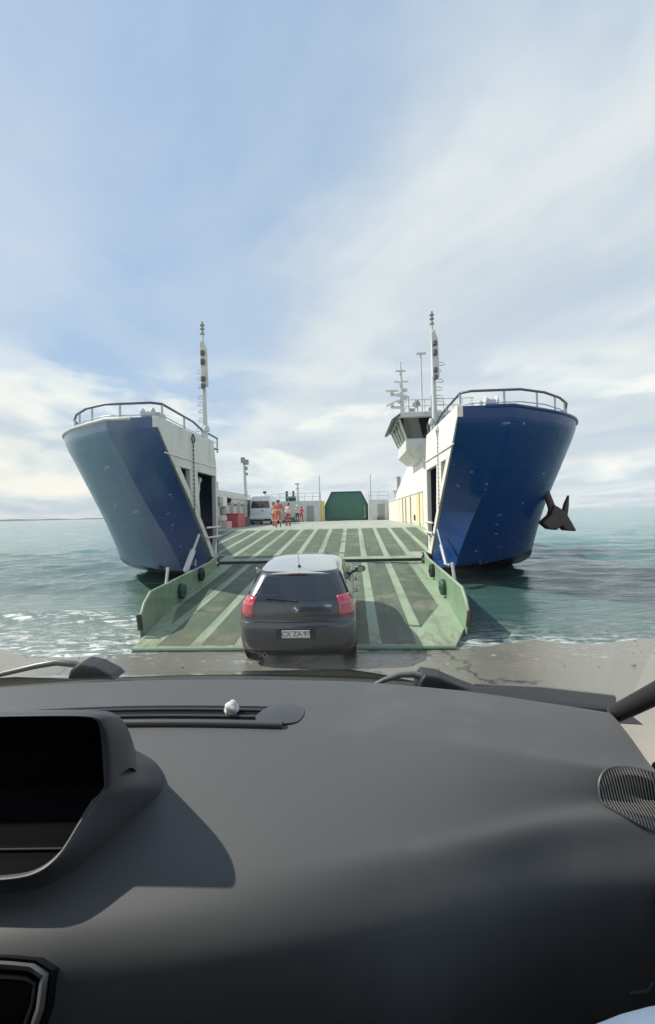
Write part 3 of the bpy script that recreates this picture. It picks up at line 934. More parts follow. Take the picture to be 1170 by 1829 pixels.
for i in range(len(STR2) - 1):
    x0, x1 = STR2[i] + HW, STR2[i + 1] - HW
    y0 = 16.8 if x0 > XC - 3.55 and x1 < XC + 3.55 else 17.7
    x0 = max(x0, XL + 0.1); x1 = min(x1, XR - 0.05)
    if x1 - x0 < 0.1: continue
    if x0 < XC - 6.0: y0 = 23.0
    fb(sheet([(x0, y0), (x1, y0), (x1, 26.4), (x0, 26.4)], ramp_z), 'grip_panel', 'ramp_dark', ramp)
for yy in (17.6, 20.8, 25.0):
    m = MB()
    m.box((-0.53, yy, ramp_z(yy) + 0.002), (-0.35, yy + 0.12, ramp_z(yy) + 0.02))
    fb(m, 'lashing_point', 'dark_green', ramp)

# main deck and stern
m = MB(); m.box((XL, 27.0, 1.1), (XR, 60, 1.48)); deck = fb(m, 'main_deck', 'deck_paint')
for yy, xx in ((30, -0.6), (36, -0.6), (42, -0.6), (30, 2.2), (33, -2.9), (45, -3.3)):
    m = MB(); m.box((xx, yy, 1.481), (xx + 0.14, yy + 0.5, 1.495)); fb(m, 'lashing_point', 'door_grey', deck)

# left bulwark with lockers and pipes
m = MB()
m.box((-9.45, 22.6, 1.0), (XL, 58, 3.95))
m.prism([(-9.4, 22.6), (XL + 0.02, 22.6), (-7.3, 17.56), (-7.6, 17.56)], 2, 0.9, 3.95)
bul = fb(m, 'bulwark', 'grey_white')
m = MB()
m.tube([(-9.15, 22.6, 4.05), (-9.15, 58, 4.05)], 0.06, 8)
m.tube([(-8.93, 27.5, 3.62), (-8.93, 50, 3.62)], 0.05, 8)
fb(m, 'cap_rail', 'grey_white', bul, smooth=40)
for k in range(13):
    yy = 28.3 + 2.1 * k
    if 39.5 < yy < 47: continue
    m = MB(); m.prism([(XL, 3.3), (XL + 0.28, 3.3), (XL + 0.1, 1.5), (XL, 1.5)], 1, yy, yy + 0.1)
    fb(m, 'frame_rib', 'grey_white', bul)
    m = MB(); m.box((XL, yy + 0.5, 3.05), (XL + 0.16, yy + 1.5, 3.2)); fb(m, 'cable_tray', 'rail_dark', bul)
m = MB(); m.box((XL + 0.02, 31.5, 2.95), (XL + 0.35, 32.5, 3.6)); fb(m, 'floodlight_box', 'white_paint', bul, bevel=0.03)
m = MB(); m.lathe([(0, 0), (0.12, 0), (0.22, 0.25), (0.2, 0.28), (0, 0.2)], (XL + 0.2, 33.0, 3.5), (0.6, -0.5, -0.5), 14); fb(m, 'horn', 'rubber', bul, smooth=40)
m = MB(); m.box((XL + 0.02, 31.9, 2.4), (XL + 0.22, 32.7, 2.85)); fb(m, 'switch_box', 'door_grey', bul, bevel=0.02)
for yy in (31.6, 32.2):
    m = MB(); m.box((XL + 0.02, yy, 1.98), (XL + 0.28, yy + 0.45, 2.34)); fb(m, 'switch_box', 'white_paint', bul, bevel=0.02)
m = MB(); m.box((XL + 0.02, 31.4, 1.48), (XL + 0.62, 32.6, 1.93)); fb(m, 'deck_locker', 'pale_jacket', bul, bevel=0.02)
m = MB(); m.box((XL + 0.05, 33.0, 1.485), (XL + 0.95, 35.2, 2.42)); m.box((XL + 0.02, 32.95, 2.422), (XL + 1.0, 35.25, 2.47)); fb(m, 'fire_locker', 'red_box', bul, bevel=0.03)
m = MB(); m.box((XL + 0.05, 35.6, 1.485), (XL + 0.8, 37.6, 2.2)); fb(m, 'fire_locker', 'anchor_iron', bul, bevel=0.03)
# ventilator posts on the bulwark
m = MB(); m.tube([(-9.2, 30.5, 3.9), (-9.2, 30.5, 4.9)], 0.22, 12); fb(m, 'vent_post', 'grey_white', bul, smooth=40)
m = MB(); m.tube([(-9.2, 32.0, 3.9), (-9.2, 32.0, 4.65)], 0.1, 10); fb(m, 'vent_post', 'grey_white', bul, smooth=40)
# floodlight mast on the bulwark
m = MB(); m.tube([(-9.05, 40, 3.9), (-9.07, 40, 4.4), (-9.12, 40, 6.9)], [0.24, 0.16, 0.11], 10); lm = fb(m, 'light_mast', 'grey_white', smooth=40)
for dx_, dz_, s_ in ((-0.22, 6.75, 0.34), (0.12, 6.6, 0.3), (0.12, 6.15, 0.2), (0.18, 5.7, 0.16)):
    m = MB(); m.box((-9.12 + dx_, 39.7, dz_), (-9.12 + dx_ + s_, 39.95, dz_ + s_ * 1.4)); fb(m, 'floodlight', 'door_grey', lm, bevel=0.02)

# stern walls, posts and gate
for x0, x1, zt in ((-8.9, -3.45, 3.75), (1.75, 3.9, 3.7)):
    m = MB(); m.box((x0, 52, 1.4), (x1, 54, zt)); st = fb(m, 'stern_house', 'grey_white')
    dxx = x0 + (3.9 if x0 < -5 else 1.0)
    m = MB(); m.box((dxx, 51.93, 1.5), (dxx + 0.75, 51.995, 3.2)); fb(m, 'door', 'door_grey', st)
    m = MB()
    for zz in (zt + 0.45, zt + 0.85):
        m.tube([(x0, 52.1, zz), (x1, 52.1, zz)], 0.03, 6)
    q = x0
    while q <= x1 + 0.01:
        m.tube([(q, 52.1, zt), (q, 52.1, zt + 0.86)], 0.025, 6); q += (x1 - x0) / max(2, round((x1 - x0) / 0.9))
    fb(m, 'stern_railing', 'rail_grey', st, smooth=40)
for xx, mm in ((-3.43, 'yellow_paint'),):
    m = MB(); m.box((xx, 51.9, 1.5), (xx + 0.3, 53, 3.7)); fb(m, 'gate_post', mm)
for xx in (-3.6, 2.0):
    m = MB(); m.tube([(xx, 52.3, 3.6), (xx, 52.3, 6.5)], [0.09, 0.05], 8); fb(m, 'flag_pole', 'rail_grey', smooth=40)
m = MB(); m.tube([(-6.0, 52.6, 3.6), (-6.05, 52.6, 5.6)], [0.14, 0.08], 8); m.box((-6.3, 52.5, 5.6), (-5.8, 52.7, 5.75)); m.box((-6.25, 52.5, 5.1), (-5.9, 52.7, 5.25)); fb(m, 'signal_mast', 'grey_white')
m = MB(); m.box((-7.1, 52.4, 3.75), (-6.3, 53.2, 4.3)); m.tube([(-7.3, 52.8, 3.7), (-7.3, 52.8, 4.9)], 0.15, 10); m.tube([(-6.55, 52.5, 3.75), (-6.5, 52.4, 4.9)], 0.12, 8); fb(m, 'winch_house', 'dark_green', bevel=0.03)
gp = [(-3.12, 1.49), (1.72, 1.49), (1.72, 3.2), (0.95, 4.72), (-2.35, 4.72), (-3.12, 3.2)]
m = MB(); m.prism(gp, 1, 54.3, 54.6); gate = fb(m, 'stern_gate', 'green_gate', bevel=0.03)
m = MB()
for i in range(6):
    p, q = gp[i], gp[(i + 1) % 6]
    m.tube([(p[0], 54.25, p[1]), (q[0], 54.25, q[1])], 0.07, 8)
fb(m, 'gate_rim', 'dark_green', gate, smooth=40)
m = MB(); m.box((1.3, 54.1, 1.7), (1.42, 54.29, 3.1)); m.tube([(1.2, 54.15, 1.85), (1.55, 54.15, 1.85)], 0.08, 8); fb(m, 'gate_latch', 'ramp_pale', gate)

# right deckhouse wall rising towards the wheelhouse
m = MB()
m.prism([(23.0, 1.0), (54, 1.0), (54, 3.45), (43.5, 3.5), (42.6, 3.9), (33.0, 5.55), (30.8, 6.0), (27.0, 6.0), (26.2, 4.6), (24.0, 4.3), (23.0, 4.3)], 0, XR, XR + 2.6)
m.box((XR, 17.56, 0.8), (XR + 0.6, 22.99, 4.3))
house = fb(m, 'deckhouse', 'white_paint')
m = MB(); m.tube([(XR - 0.02, 26.5, 3.42), (XR - 0.02, 52, 3.42)], 0.045, 6); fb(m, 'rubbing_strake', 'grey_white', house)
for y0, y1, mm, th_ in ((26.6, 28.8, 'cream_paint', 0.03), (29.0, 31.7, 'cream_paint', 0.03), (32.0, 34.6, 'cream_paint', 0.03), (34.9, 36.6, 'cream_paint', 0.03), (37.0, 39.0, 'cream_paint', 0.03), (39.5, 42, 'cream_paint', 0.03)):
    m = MB(); m.box((XR - th_, y0, 1.55), (XR - 0.002, y1, 3.34)); fb(m, 'side_panel', mm, house, bevel=0.008)
for yy, zz0, zz1, mm in ((27.6, 1.5, 3.36, 'yellow_paint'), (32.0 - 0.24, 1.5, 3.3, 'door_grey'), (34.65, 1.5, 3.3, 'door_grey'), (36.65, 1.5, 3.3, 'door_grey')):
    m = MB(); m.box((XR - 0.09, yy, zz0), (XR - 0.031, yy + 0.2, zz1)); fb(m, 'door_frame', mm, house)
m = MB(); m.box((XR - 0.1, 29.7, 1.75), (XR - 0.031, 29.95, 2.1)); fb(m, 'hydrant', 'rubber', house)
m = MB()
for k in range(2):
    m.lathe([(0.1, -0.1), (0.13, -0.06), (0.13, 0.06), (0.1, 0.1)], (2.75 + 0.4 * k, 51.5, 1.72), (0, 1, 0), 12)
    m.tube([(2.75 + 0.4 * k, 51.5, 1.5), (2.75 + 0.4 * k, 51.5, 1.9)], 0.1, 8)
m.box((2.55, 51.4, 1.48), (3.35, 51.7, 1.56))
fb(m, 'mooring_bollard', 'rail_dark')
for yy, hh in ((44, 5.4), (47.5, 4.3), (46.0, 4.2)):
    m = MB(); m.tube([(XR + 0.3, yy, 3.4), (XR + 0.3, yy, hh)], 0.07, 8); m.box((XR + 0.12, yy - 0.1, hh), (XR + 0.48, yy + 0.1, hh + 0.14)); fb(m, 'deck_light', 'rail_grey')
m = MB(); m.box((XR + 0.05, 41.9, 3.95), (XR + 0.35, 42.3, 5.4)); m.box((XR + 0.1, 43.6, 3.5), (XR + 0.9, 44.6, 4.2)); fb(m, 'vent_box', 'door_grey')

# wheelhouse
wy = 27.2
whp = root  # alias not used for parts
m = MB()
z0, z1, z2, z3 = 5.15, 6.25, 7.35, 7.62
def ring(x0, x1, y0, y1, z): return [(x0, y0, z), (x1, y0, z), (x1, y1, z), (x0, y1, z)]
m.grid([ring(3.55, 6.2, 26.7, 30.4, z0), ring(3.0, 6.4, 26.2, 30.7, 5.65), ring(3.0, 6.4, 26.2, 30.7, z1)], closed=True)
m.add(ring(3.55, 6.2, 26.7, 30.4, z0), [(0, 1, 2, 3)])
m.add(ring(3.0, 6.4, 26.2, 30.7, z1), [(0, 1, 2, 3)])
wh = fb(m, 'wheelhouse', 'grey_white')
m = MB()
# window band leans outward at the top; pillars proud of the glass
b0, b1 = ring(3.05, 6.35, 26.25, 30.6, z1), ring(2.62, 6.7, 25.85, 30.9, z2)
m.grid([b0, b1], closed=True)
wb = fb(m, 'window_band', 'window_dark', wh)
m = MB()
def strut(t, edge):
    p = Vector(b0[edge]).lerp(Vector(b0[(edge + 1) % 4]), t); q_ = Vector(b1[edge]).lerp(Vector(b1[(edge + 1) % 4]), t)
    return p, q_
for e, ts in ((0, (0, 0.44, 0.52, 0.6, 0.7, 0.8)), (3, (0, 0.25, 0.5, 0.75, 0.97))):
    for t in ts:
        p, q_ = strut(t, e)
        m.tube([p, q_], 0.075 if t else 0.05, 6)
m.tube([Vector(b0[0]), Vector(b0[1])], 0.06, 6)
fb(m, 'window_pillar', 'grey_white', wh)
p, q_ = strut(0.45, 0); p2, q2 = strut(1.0, 0)
m = MB(); m.add([p + Vector((0, -0.04, 0)), p2 + Vector((0, -0.04, 0)), q2 + Vector((0, -0.04, 0)), q_ + Vector((0, -0.04, 0))], [(0, 1, 2, 3)])
fb(m, 'end_panel', 'grey_white', wh)
m = MB()
m.prism([(2.3, z2), (6.9, z2), (6.8, z3), (2.65, z3)], 1, 25.5, 31.2)
fb(m, 'wheelhouse_roof', 'grey_white', wh, bevel=0.03)
m = MB(); m.prism([(2.18, z2 - 0.12), (2.62, z3 - 0.1), (2.66, z3 - 0.2), (2.28, z2 - 0.18)], 1, 25.45, 31.1); fb(m, 'roof_visor', 'rail_dark', wh)
m = MB()
for zz in (z3 + 0.35, z3 + 0.7):
    m.tube([(3.0, 25.8, zz), (6.6, 25.8, zz), (6.6, 31, zz)], 0.022, 6)
    m.tube([(3.0, 25.8, zz), (3.0, 31, zz)], 0.022, 6)
for k in range(8):
    m.tube([(3.0 + 0.5 * k, 25.8, z3), (3.0 + 0.5 * k, 25.8, z3 + 0.7)], 0.02, 6)
fb(m, 'roof_railing', 'rail_grey', wh)
m = MB()
m.tube([(2.95, 27.0, z3), (2.9, 27, 9.4), (2.88, 27, 10.75)], [0.13, 0.09, 0.04], 8)
m.box((2.6, 26.95, 10.2), (3.15, 27.05, 10.28)); m.box((2.5, 26.95, 9.6), (3.3, 27.05, 9.66))
m.ball((3.12, 27, 9.15), 0.13, 6); m.ball((3.12, 27, 8.75), 0.15, 6); m.ball((2.75, 27, 8.5), 0.1, 6)
rm = fb(m, 'radar_mast', 'grey_white')
for zz, tilt in ((8.85, 0.0), (8.15, 0.15)):
    m = MB()
    m.prism([(2.95, zz - 0.05), (2.95, zz + 0.12), (2.3, zz + 0.08), (2.3, zz)], 1, 26.9, 27.1)
    m.box((2.28, 26.9, zz + 0.06), (2.46, 27.1, zz + 0.22))
    fb(m, 'radar_bracket', 'grey_white', rm)
    m = MB(); m.prism([(2.02, zz + 0.24 - tilt), (2.72, zz + 0.24 + tilt), (2.72, zz + 0.33 + tilt), (2.02, zz + 0.33 - tilt)], 1, 26.92, 27.08); fb(m, 'radar_scanner', 'white_paint', rm)
m = MB(); m.ball((3.62, 26.4, z3 + 0.62), 0.22, 8); m.tube([(3.7, 26.4, z3), (3.7, 26.4, z3 + 0.6)], 0.03, 6); m.box((3.7, 26.3, z3 + 0.5), (3.85, 26.45, z3 + 0.62)); fb(m, 'searchlight', 'door_grey', wh, smooth=40)
m = MB(); m.box((3.2, 26.1, z3), (3.5, 26.5, z3 + 0.3)); m.tube([(3.25, 26.6, z3), (3.25, 26.6, z3 + 1.1)], 0.03, 6); m.box((4.3, 26.2, z3), (4.7, 26.6, z3 + 0.35)); m.tube([(4.4, 26.1, z3), (4.4, 26.1, z3 + 0.95)], 0.03, 6); fb(m, 'roof_equipment', 'door_grey', wh)
m = MB(); m.tube([(4.1, 27.5, z3), (4.1, 27.5, 11.3)], [0.065, 0.05], 8); m.box((3.85, 27.4, 11.3), (4.4, 27.6, 11.38)); fb(m, 'whip_pole', 'grey_white', wh)
# bridge-wing stair and lockers beside the wheelhouse
m = MB()
for k in range(9):
    m.box((4.3, 24.2 + 0.22 * k, 4.4 + 0.2 * k), (4.9, 24.4 + 0.22 * k, 4.44 + 0.2 * k))
m.tube([(4.3, 24.2, 5.2), (4.3, 26.2, 7.0)], 0.03, 6); m.tube([(4.3, 24.2, 4.35), (4.3, 26.2, 6.15)], 0.05, 6)
for k in range(5):
    m.tube([(4.3, 24.2 + 0.5 * k, 4.4 + 0.45 * k), (4.3, 24.2 + 0.5 * k, 5.2 + 0.45 * k)], 0.02, 6)
fb(m, 'stairway', 'door_grey')
m = MB(); m.tube([(3.5, 18.8, 4.5), (3.5, 18.8, 5.75)], 0.12, 10); m.box((3.0, 18.3, 4.8), (3.35, 18.7, 5.3)); m.lathe([(0.0, 0), (0.18, 0.0), (0.22, 0.2), (0, 0.22)], (3.05, 18.2, 5.45), (0, -1, 0.2), 12); fb(m, 'deck_fitting', 'rail_dark', smooth=40)

# ------------------------------------------------------------------ vehicles
class Body:
    """a car body as a stack of rounded plan outlines; P(u,z) is a point on its skin"""
    def __init__(s, rows, bulge=0.09, rr=0.24, rf=0.5):
        s.rows = np.array(rows, float); s.bulge = bulge; s.rr = rr; s.rf = rf
    def par(s, z):
        r = s.rows
        return [cr(r[:, 0], r[:, c], z) for c in (1, 2, 3)]
    def P(s, u, z):
        y0, y1, w_ = s.par(z)
        u = u % 1.0
        sg = 1
        if u > 0.5: u = 1 - u; sg = -1
        L = y1 - y0
        rr = min(s.rr, w_ * 0.45, L * 0.3); rf = min(s.rf, w_ * 0.7, L * 0.35)
        b = s.bulge
        yb = lambda x: y0 + b * (x / w_) ** 2
        if u < 0.12:
            x = (w_ - rr) * u / 0.12; y = yb(x)
        elif u < 0.20:
            a = (u - 0.12) / 0.08 * math.pi / 2
            x = w_ - rr + rr * math.sin(a); y = yb(w_ - rr) + rr * (1 - math.cos(a))
        elif u < 0.40:
            t = (u - 0.20) / 0.20
            ya = yb(w_ - rr) + rr; ye = y1 - rf
            y = ya + (ye - ya) * t; x = w_ + 0.012 * math.sin(math.pi * t)
        elif u < 0.46:
            a = (u - 0.40) / 0.06 * math.pi / 2
            x = w_ - rf + rf * math.cos(a); y = y1 - rf + rf * math.sin(a)
        else:
            x = (w_ - rf) * (0.5 - u) / 0.04; y = y1
        return Vector((sg * x, y, z))
    def N(s, u, z):
        e = 1e-3
        du = s.P(u + e, z) - s.P(u - e, z); dz_ = s.P(u, z + e) - s.P(u, z - e)
        n = du.cross(dz_)
        return n.normalized() if n.length > 1e-12 else Vector((0, -1, 0))
    def shell(s, mb, zs, us):
        G = [[s.P(u, z) for u in us] for z in zs]
        mb.grid(G, closed=True)
        c = sum((Vector(p) for p in G[-1]), Vector()) / len(us)
        k = len(us)
        mb.add(list(G[-1]) + [c + Vector((0, 0, 0.012))], [(i, (i + 1) % k, k) for i in range(k)])
        c = sum((Vector(p) for p in G[0]), Vector()) / len(us)
        mb.add(list(G[0]) + [c], [((i + 1) % k, i, k) for i in range(k)])
    def patch(s, mb, uf, zs, off=0.004, n=12, m=None, thick=None):
        """uf(z)->(u0,u1); adds a skin patch lifted off the body by off (with an edge going back in)"""
        G = []
        for z in zs:
            u0, u1 = uf(z)
            row = []
            for i in range(n + 1):
                u = u0 + (u1 - u0) * i / n
                row.append(s.P(u, z) + s.N(u, z) * off)
            G.append(row)
        mb.grid(G, m)


US = list(np.concatenate([np.linspace(0, 0.12, 7)[:-1], np.linspace(0.12, 0.20, 9)[:-1], np.linspace(0.20, 0.40, 13)[:-1], np.linspace(0.40, 0.46, 7)[:-1], np.linspace(0.46, 0.5, 4)]))
US = US + [1 - u for u in US[1:-1]][::-1]


def tail_lamps(B, car, zlo, zhi, name='tail_light'):
    pass


def wheel(parent, x, y, z, r, wdt, side):
    m = MB()
    o = (x, y, z)
    h = wdt / 2
    m.lathe([(r * 0.62, -h), (r * 0.9, -h), (r, -h * 0.6), (r, h * 0.6), (r * 0.9, h), (r * 0.62, h)], o, (1, 0, 0), 28)
    wobj = m.build('wheel', 'rubber', parent, smooth=40)
    m = MB()
    m.lathe([(0, h * 0.7 * side), (0.05, h * 0.75 * side), (r * 0.2, h * 0.5 * side), (r * 0.6, h * 0.72 * side), (r * 0.64, h * 0.2 * side), (r * 0.64, -h * side), (0, -h * side)], o, (1, 0, 0), 20)
    m.build('rim', 'steel', wobj, smooth=40)
    return wobj


# dark hatchback on the slip, nose up on the flap
K = 1.045
rows = [(0.25, -0.70, 3.32, 0.82), (0.32, -0.765, 3.40, 0.857), (0.48, -0.80, 3.44, 0.875), (0.62, -0.795, 3.43, 0.878), (0.70, -0.775, 3.40, 0.876),
        (0.735, -0.745, 3.36, 0.872), (0.80, -0.735, 3.28, 0.868), (0.90, -0.715, 3.05, 0.848), (0.97, -0.69, 2.72, 0.825), (1.02, -0.655, 2.38, 0.795),
        (1.10, -0.585, 2.08, 0.752), (1.20, -0.485, 1.82, 0.705), (1.29, -0.385, 1.58, 0.66), (1.335, -0.335, 1.42, 0.630), (1.358, -0.27, 1.30, 0.605), (1.378, -0.15, 1.18, 0.565), (1.398, 0.05, 1.02, 0.50), (1.410, 0.30, 0.90, 0.40), (1.415, 0.45, 0.80, 0.30)]
rows = [(a * K, b, c, d) for a, b, c, d in rows]
B = Body(rows)
car = root('hatchback_car', (-0.865, 7.74, 0.028), 'dark grey hatchback seen from behind, climbing from the shore onto the green ramp', 'car', rot=(math.atan2(0.225, 2.66), 0, 0))
m = MB()
B.shell(m, list(np.concatenate([np.linspace(0.25 * K, 0.70 * K, 9)[:-1], np.linspace(0.70 * K, 0.74 * K, 5)[:-1], np.linspace(0.74 * K, 1.335 * K, 20)[:-1], np.linspace(1.335 * K, 1.415 * K, 14)])), US)
body = m.build('body', 'car_paint', car, smooth=50)
m = MB()
zs_ = np.linspace(1.352 * K, 1.415 * K, 14)
G = [[B.P(u, z) + B.N(u, z) * 0.004 for u in US] for z in zs_]
m.grid(G, closed=True)
k = len(US); c = sum(G[-1], Vector()) / k
m.add(list(G[-1]) + [c + Vector((0, 0, 0.012))], [(i, (i + 1) % k, k) for i in range(k)])
m.build('roof', 'car_roof_sheen', car, smooth=60)
# rear window and side windows
zs = np.linspace(1.005 * K, 1.295 * K, 9)
m = MB(); B.patch(m, lambda z: (-0.135 - 0.012 * (1.3 * K - z) / 0.3, 0.135 + 0.012 * (1.3 * K - z) / 0.3), zs, 0.005, 16)
m.build('rear_window', 'car_glass', car, smooth=60)
for sg in (1, -1):
    m = MB(); B.patch(m, lambda z, sg=sg: (sg * (0.178 + 0.01 * (z - 1.0)), sg * 0.262), np.linspace(1.03 * K, 1.30 * K, 7), 0.004, 8)
    m.build('side_window', 'car_glass', car, smooth=60)
    m = MB(); B.patch(m, lambda z, sg=sg: (sg * 0.270, sg * 0.398), np.linspace(1.03 * K, 1.30 * K, 7), 0.004, 12)
    m.build('side_window', 'car_glass', car, smooth=60)
    # tail light wraps round the corner
    def uf(z, sg=sg):
        t = (z - 0.80 * K) / (0.27 * K)
        return (sg * (0.123 + 0.010 * t), sg * (0.186 + 0.022 * math.sin(math.pi * min(1, max(0, t)))))
    m = MB(); B.patch(m, uf, np.linspace(0.80 * K, 1.06 * K, 10), 0.010, 14)
    # close the edges back to the skin
    tl = m.build('tail_light', 'tail_red', car, smooth=60)
    sd = tl.modifiers.new('thick', 'SOLIDIFY'); sd.thickness = 0.02; sd.offset = -1
    m = MB(); B.patch(m, lambda z, sg=sg: (sg * 0.132, sg * 0.190), np.linspace(0.945 * K, 0.985 * K, 3), 0.013, 12)
    m.build('reflector_band', 'tail_pink', tl, smooth=60)
    m = MB(); B.patch(m, lambda z, sg=sg: (sg * 0.150, sg * 0.196), np.linspace(0.99 * K, 1.045 * K, 4), 0.013, 10)
    m.build('reflector_band', 'tail_pink', tl, smooth=60)
    # door mirror
    m = MB()
    m.ball((sg * 0.985, 1.62, 1.06), 0.105, 10, sc=(1.0, 0.55, 0.68))
    m.tube([(sg * 0.82, 1.68, 0.99), (sg * 0.94, 1.66, 1.03)], 0.03, 8)
    mir = m.build('door_mirror', 'car_paint', car, smooth=50)
    m = MB(); m.lathe([(0, 0), (0.055, 0), (0.055, 0.004), (0, 0.004)], (sg * 0.99, 1.560, 1.06), (0, -1, 0), 16); m.build('mirror_glass', 'steel', mir, smooth=40)
    # door handles
    for yy in (0.55, 1.45):
        m = MB(); m.tube([(sg * 0.885, yy, 0.88), (sg * 0.915, yy + 0.03, 0.885), (sg * 0.915, yy + 0.17, 0.885), (sg * 0.885, yy + 0.2, 0.88)], 0.014, 8); m.build('door_handle', 'car_paint', car, smooth=50)
    for yy in (0.0, 2.66):
        wheel(car, sg * 0.765, yy, 0.312, 0.312, 0.205, sg)
        m = MB(); m.lathe([(0, 0), (0.365, 0), (0.365, 0.004), (0, 0.004)], (sg * 0.872, yy, 0.33), (sg, 0, 0), 28); m.build('wheel_arch', 'black_plastic', car, smooth=40)
    m = MB(); B.patch(m, lambda z, sg=sg: (sg * 0.148, sg * 0.176), np.linspace(0.325 * K, 0.352 * K, 2), 0.006, 6); m.build('rear_reflector', 'tail_red', car)
    # chrome strip along the window line
m = MB()
# roof spoiler over the window
G = []
for i in range(17):
    t = -1 + 2 * i / 16
    x = t * 0.585
    yb = -0.335 + 0.075 * t * t - 0.035 * (1 - t ** 4)
    zt = 1.345 * K - 0.03 * t * t - 0.02 * t ** 6
    G.append([(x, yb + 0.26, zt + 0.022 * K), (x, yb + 0.12, zt + 0.018), (x, yb, zt + 0.002), (x, yb + 0.005, zt - 0.018), (x, yb + 0.12, zt - 0.03)])
m.grid(G); m.build('spoiler', 'car_roof_sheen', car, smooth=50)
m = MB(); m.box((-0.13, -0.372, 1.33 * K), (0.13, -0.362, 1.341 * K)); m.build('brake_light', 'tail_red', car)
# hatch shut lines, bumper step, lower valance
m = MB(); B.patch(m, lambda z: (-0.21, 0.21), np.linspace(0.252 * K, 0.31 * K, 4), 0.006, 20); m.build('valance', 'black_plastic', car, smooth=60)
m = MB(); B.patch(m, lambda z: (-0.118, 0.118), (0.722 * K, 0.730 * K), 0.002, 14); m.build('hatch_seam', 'dash_black', car)
m = MB(); B.patch(m, lambda z: (-0.055, 0.055), np.linspace(0.50 * K, 0.645 * K, 4), 0.0015, 10); m.build('plate_recess', 'black_plastic', car)
# number plate
zc_ = 0.575 * K
yp = -0.822
m = MB(); m.box((-0.205, yp, zc_ - 0.058), (0.205, yp + 0.012, zc_ + 0.058)); plate = m.build('number_plate', 'plate_white', car, bevel=0.006)
RX = Matrix.Rotation(R(90), 4, 'X')
text_mesh('plate_lettering', 'CX ZA\u00b797', 0.098, 'plate_ink', plate, Matrix.Translation((0, yp - 0.002, zc_ + 0.004)) @ RX, 0.001)
m = MB()
for a in ((-0.198, -0.051, 0.198, -0.047), (-0.198, 0.047, 0.198, 0.051)):
    m.box((a[0], yp - 0.003, zc_ + a[1]), (a[2], yp - 0.0005, zc_ + a[3]))
m.build('plate_border', 'plate_ink', plate)
# roundel
zb_ = 0.905 * K
pb = B.P(0, zb_)
nb = B.N(0, zb_)
ob_ = pb + nb * 0.002
m = MB(); m.lathe([(0, 0.0), (0.047, 0.0), (0.047, 0.008), (0.043, 0.011), (0, 0.011)], ob_, nb, 28); badge = m.build('badge', 'plate_ink', car, smooth=35)
a_ = nb.cross(Vector((0, 0, 1))).normalized(); b_ = a_.cross(nb)
m = MB(); m.lathe([(0.0465, 0.008), (0.0485, 0.010), (0.0475, 0.0125), (0.0445, 0.0125), (0.044, 0.010)], ob_, nb, 28); m.build('badge_ring', 'chrome', badge, smooth=60)
for q in range(4):
    m = MB()
    arc = [ob_ + nb * 0.0125] + [ob_ + nb * 0.0125 + (a_ * math.cos(t) + b_ * math.sin(t)) * 0.029 for t in np.linspace(q * math.pi / 2, (q + 1) * math.pi / 2, 8)]
    m.add(arc, [tuple(range(9))]); m.build('badge_quadrant', 'badge_blue' if q % 2 else 'badge_white', badge)
pt = B.P(0.093, 0.94 * K)
nt = B.N(0.093, 0.94 * K)
xa = Vector((1, 0, 0)); xa = (xa - nt * xa.dot(nt)).normalized(); ya = nt.cross(xa)
Mx = Matrix((xa, ya, nt)).transposed().to_4x4(); Mx.translation = pt + nt * 0.004
text_mesh('model_lettering', '120d', 0.055, 'chrome', car, Mx, 0.002)
# antenna, wiper, exhaust
m = MB(); m.lathe([(0, 0), (0.03, 0), (0.022, 0.03), (0.012, 0.05), (0, 0.055)], (0, -0.1, 1.378 * K), (0, -0.25, 1), 12); m.tube([(0, -0.11, 1.415 * K), (0, -0.24, 1.415 * K + 0.22)], 0.004, 5); m.build('antenna', 'black_plastic', car, smooth=50)
m = MB(); p0 = B.P(0.0, 1.0 * K) + B.N(0, 1.0 * K) * 0.02; p1 = B.P(-0.10, 1.03 * K) + B.N(-0.1, 1.03 * K) * 0.02
m.tube([p0, p1], 0.008, 6); m.ball(tuple(p0), 0.02, 6); m.build('rear_wiper', 'black_plastic', car, smooth=50)
m = MB()
for xx in (-0.55, -0.475):
    m.lathe([(0.022, 0.0), (0.028, 0.0), (0.028, 0.16), (0.024, 0.16), (0.022, 0.02)], (xx, -0.775, 0.285), (0, 1, 0), 16)
m.build('exhaust_pipe', 'steel', car, smooth=40)

# white van on the deck
rows = [(0.30, -1.0, 4.5, 0.90), (0.50, -1.05, 4.75, 0.96), (0.62, -1.05, 4.8, 0.97), (0.70, -1.0, 4.8, 0.965), (1.0, -0.99, 4.7, 0.97), (1.2, -0.985, 4.3, 0.965), (1.45, -0.97, 3.95, 0.95), (2.1, -0.92, 3.3, 0.87), (2.4, -0.89, 2.95, 0.82), (2.52, -0.84, 2.7, 0.77), (2.58, -0.7, 2.4, 0.62)]
V = Body(rows, bulge=0.03, rr=0.12, rf=0.4)
van = root('passenger_van', (-7.86, 41.2, 1.484), 'tall white passenger van parked tail-first beside the left bulwark of the ferry', 'van')
m = MB(); V.shell(m, list(np.linspace(0.30, 2.58, 26)), US); m.build('body', 'van_white', van, smooth=50)
m = MB(); V.patch(m, lambda z: (-0.118 + 0.01 * (z - 1.4), 0.118 - 0.01 * (z - 1.4)), np.linspace(1.42, 2.02, 6), 0.006, 12); m.build('rear_window', 'car_glass', van, smooth=60)
m = MB(); m.box((-1.0, -1.12, 0.48), (1.0, -1.0, 0.68)); m.build('bumper', 'plate_white', van, bevel=0.04)
m = MB(); m.box((-0.9, -1.04, 0.32), (0.9, -0.95, 0.47)); m.build('underbody', 'rubber', van)
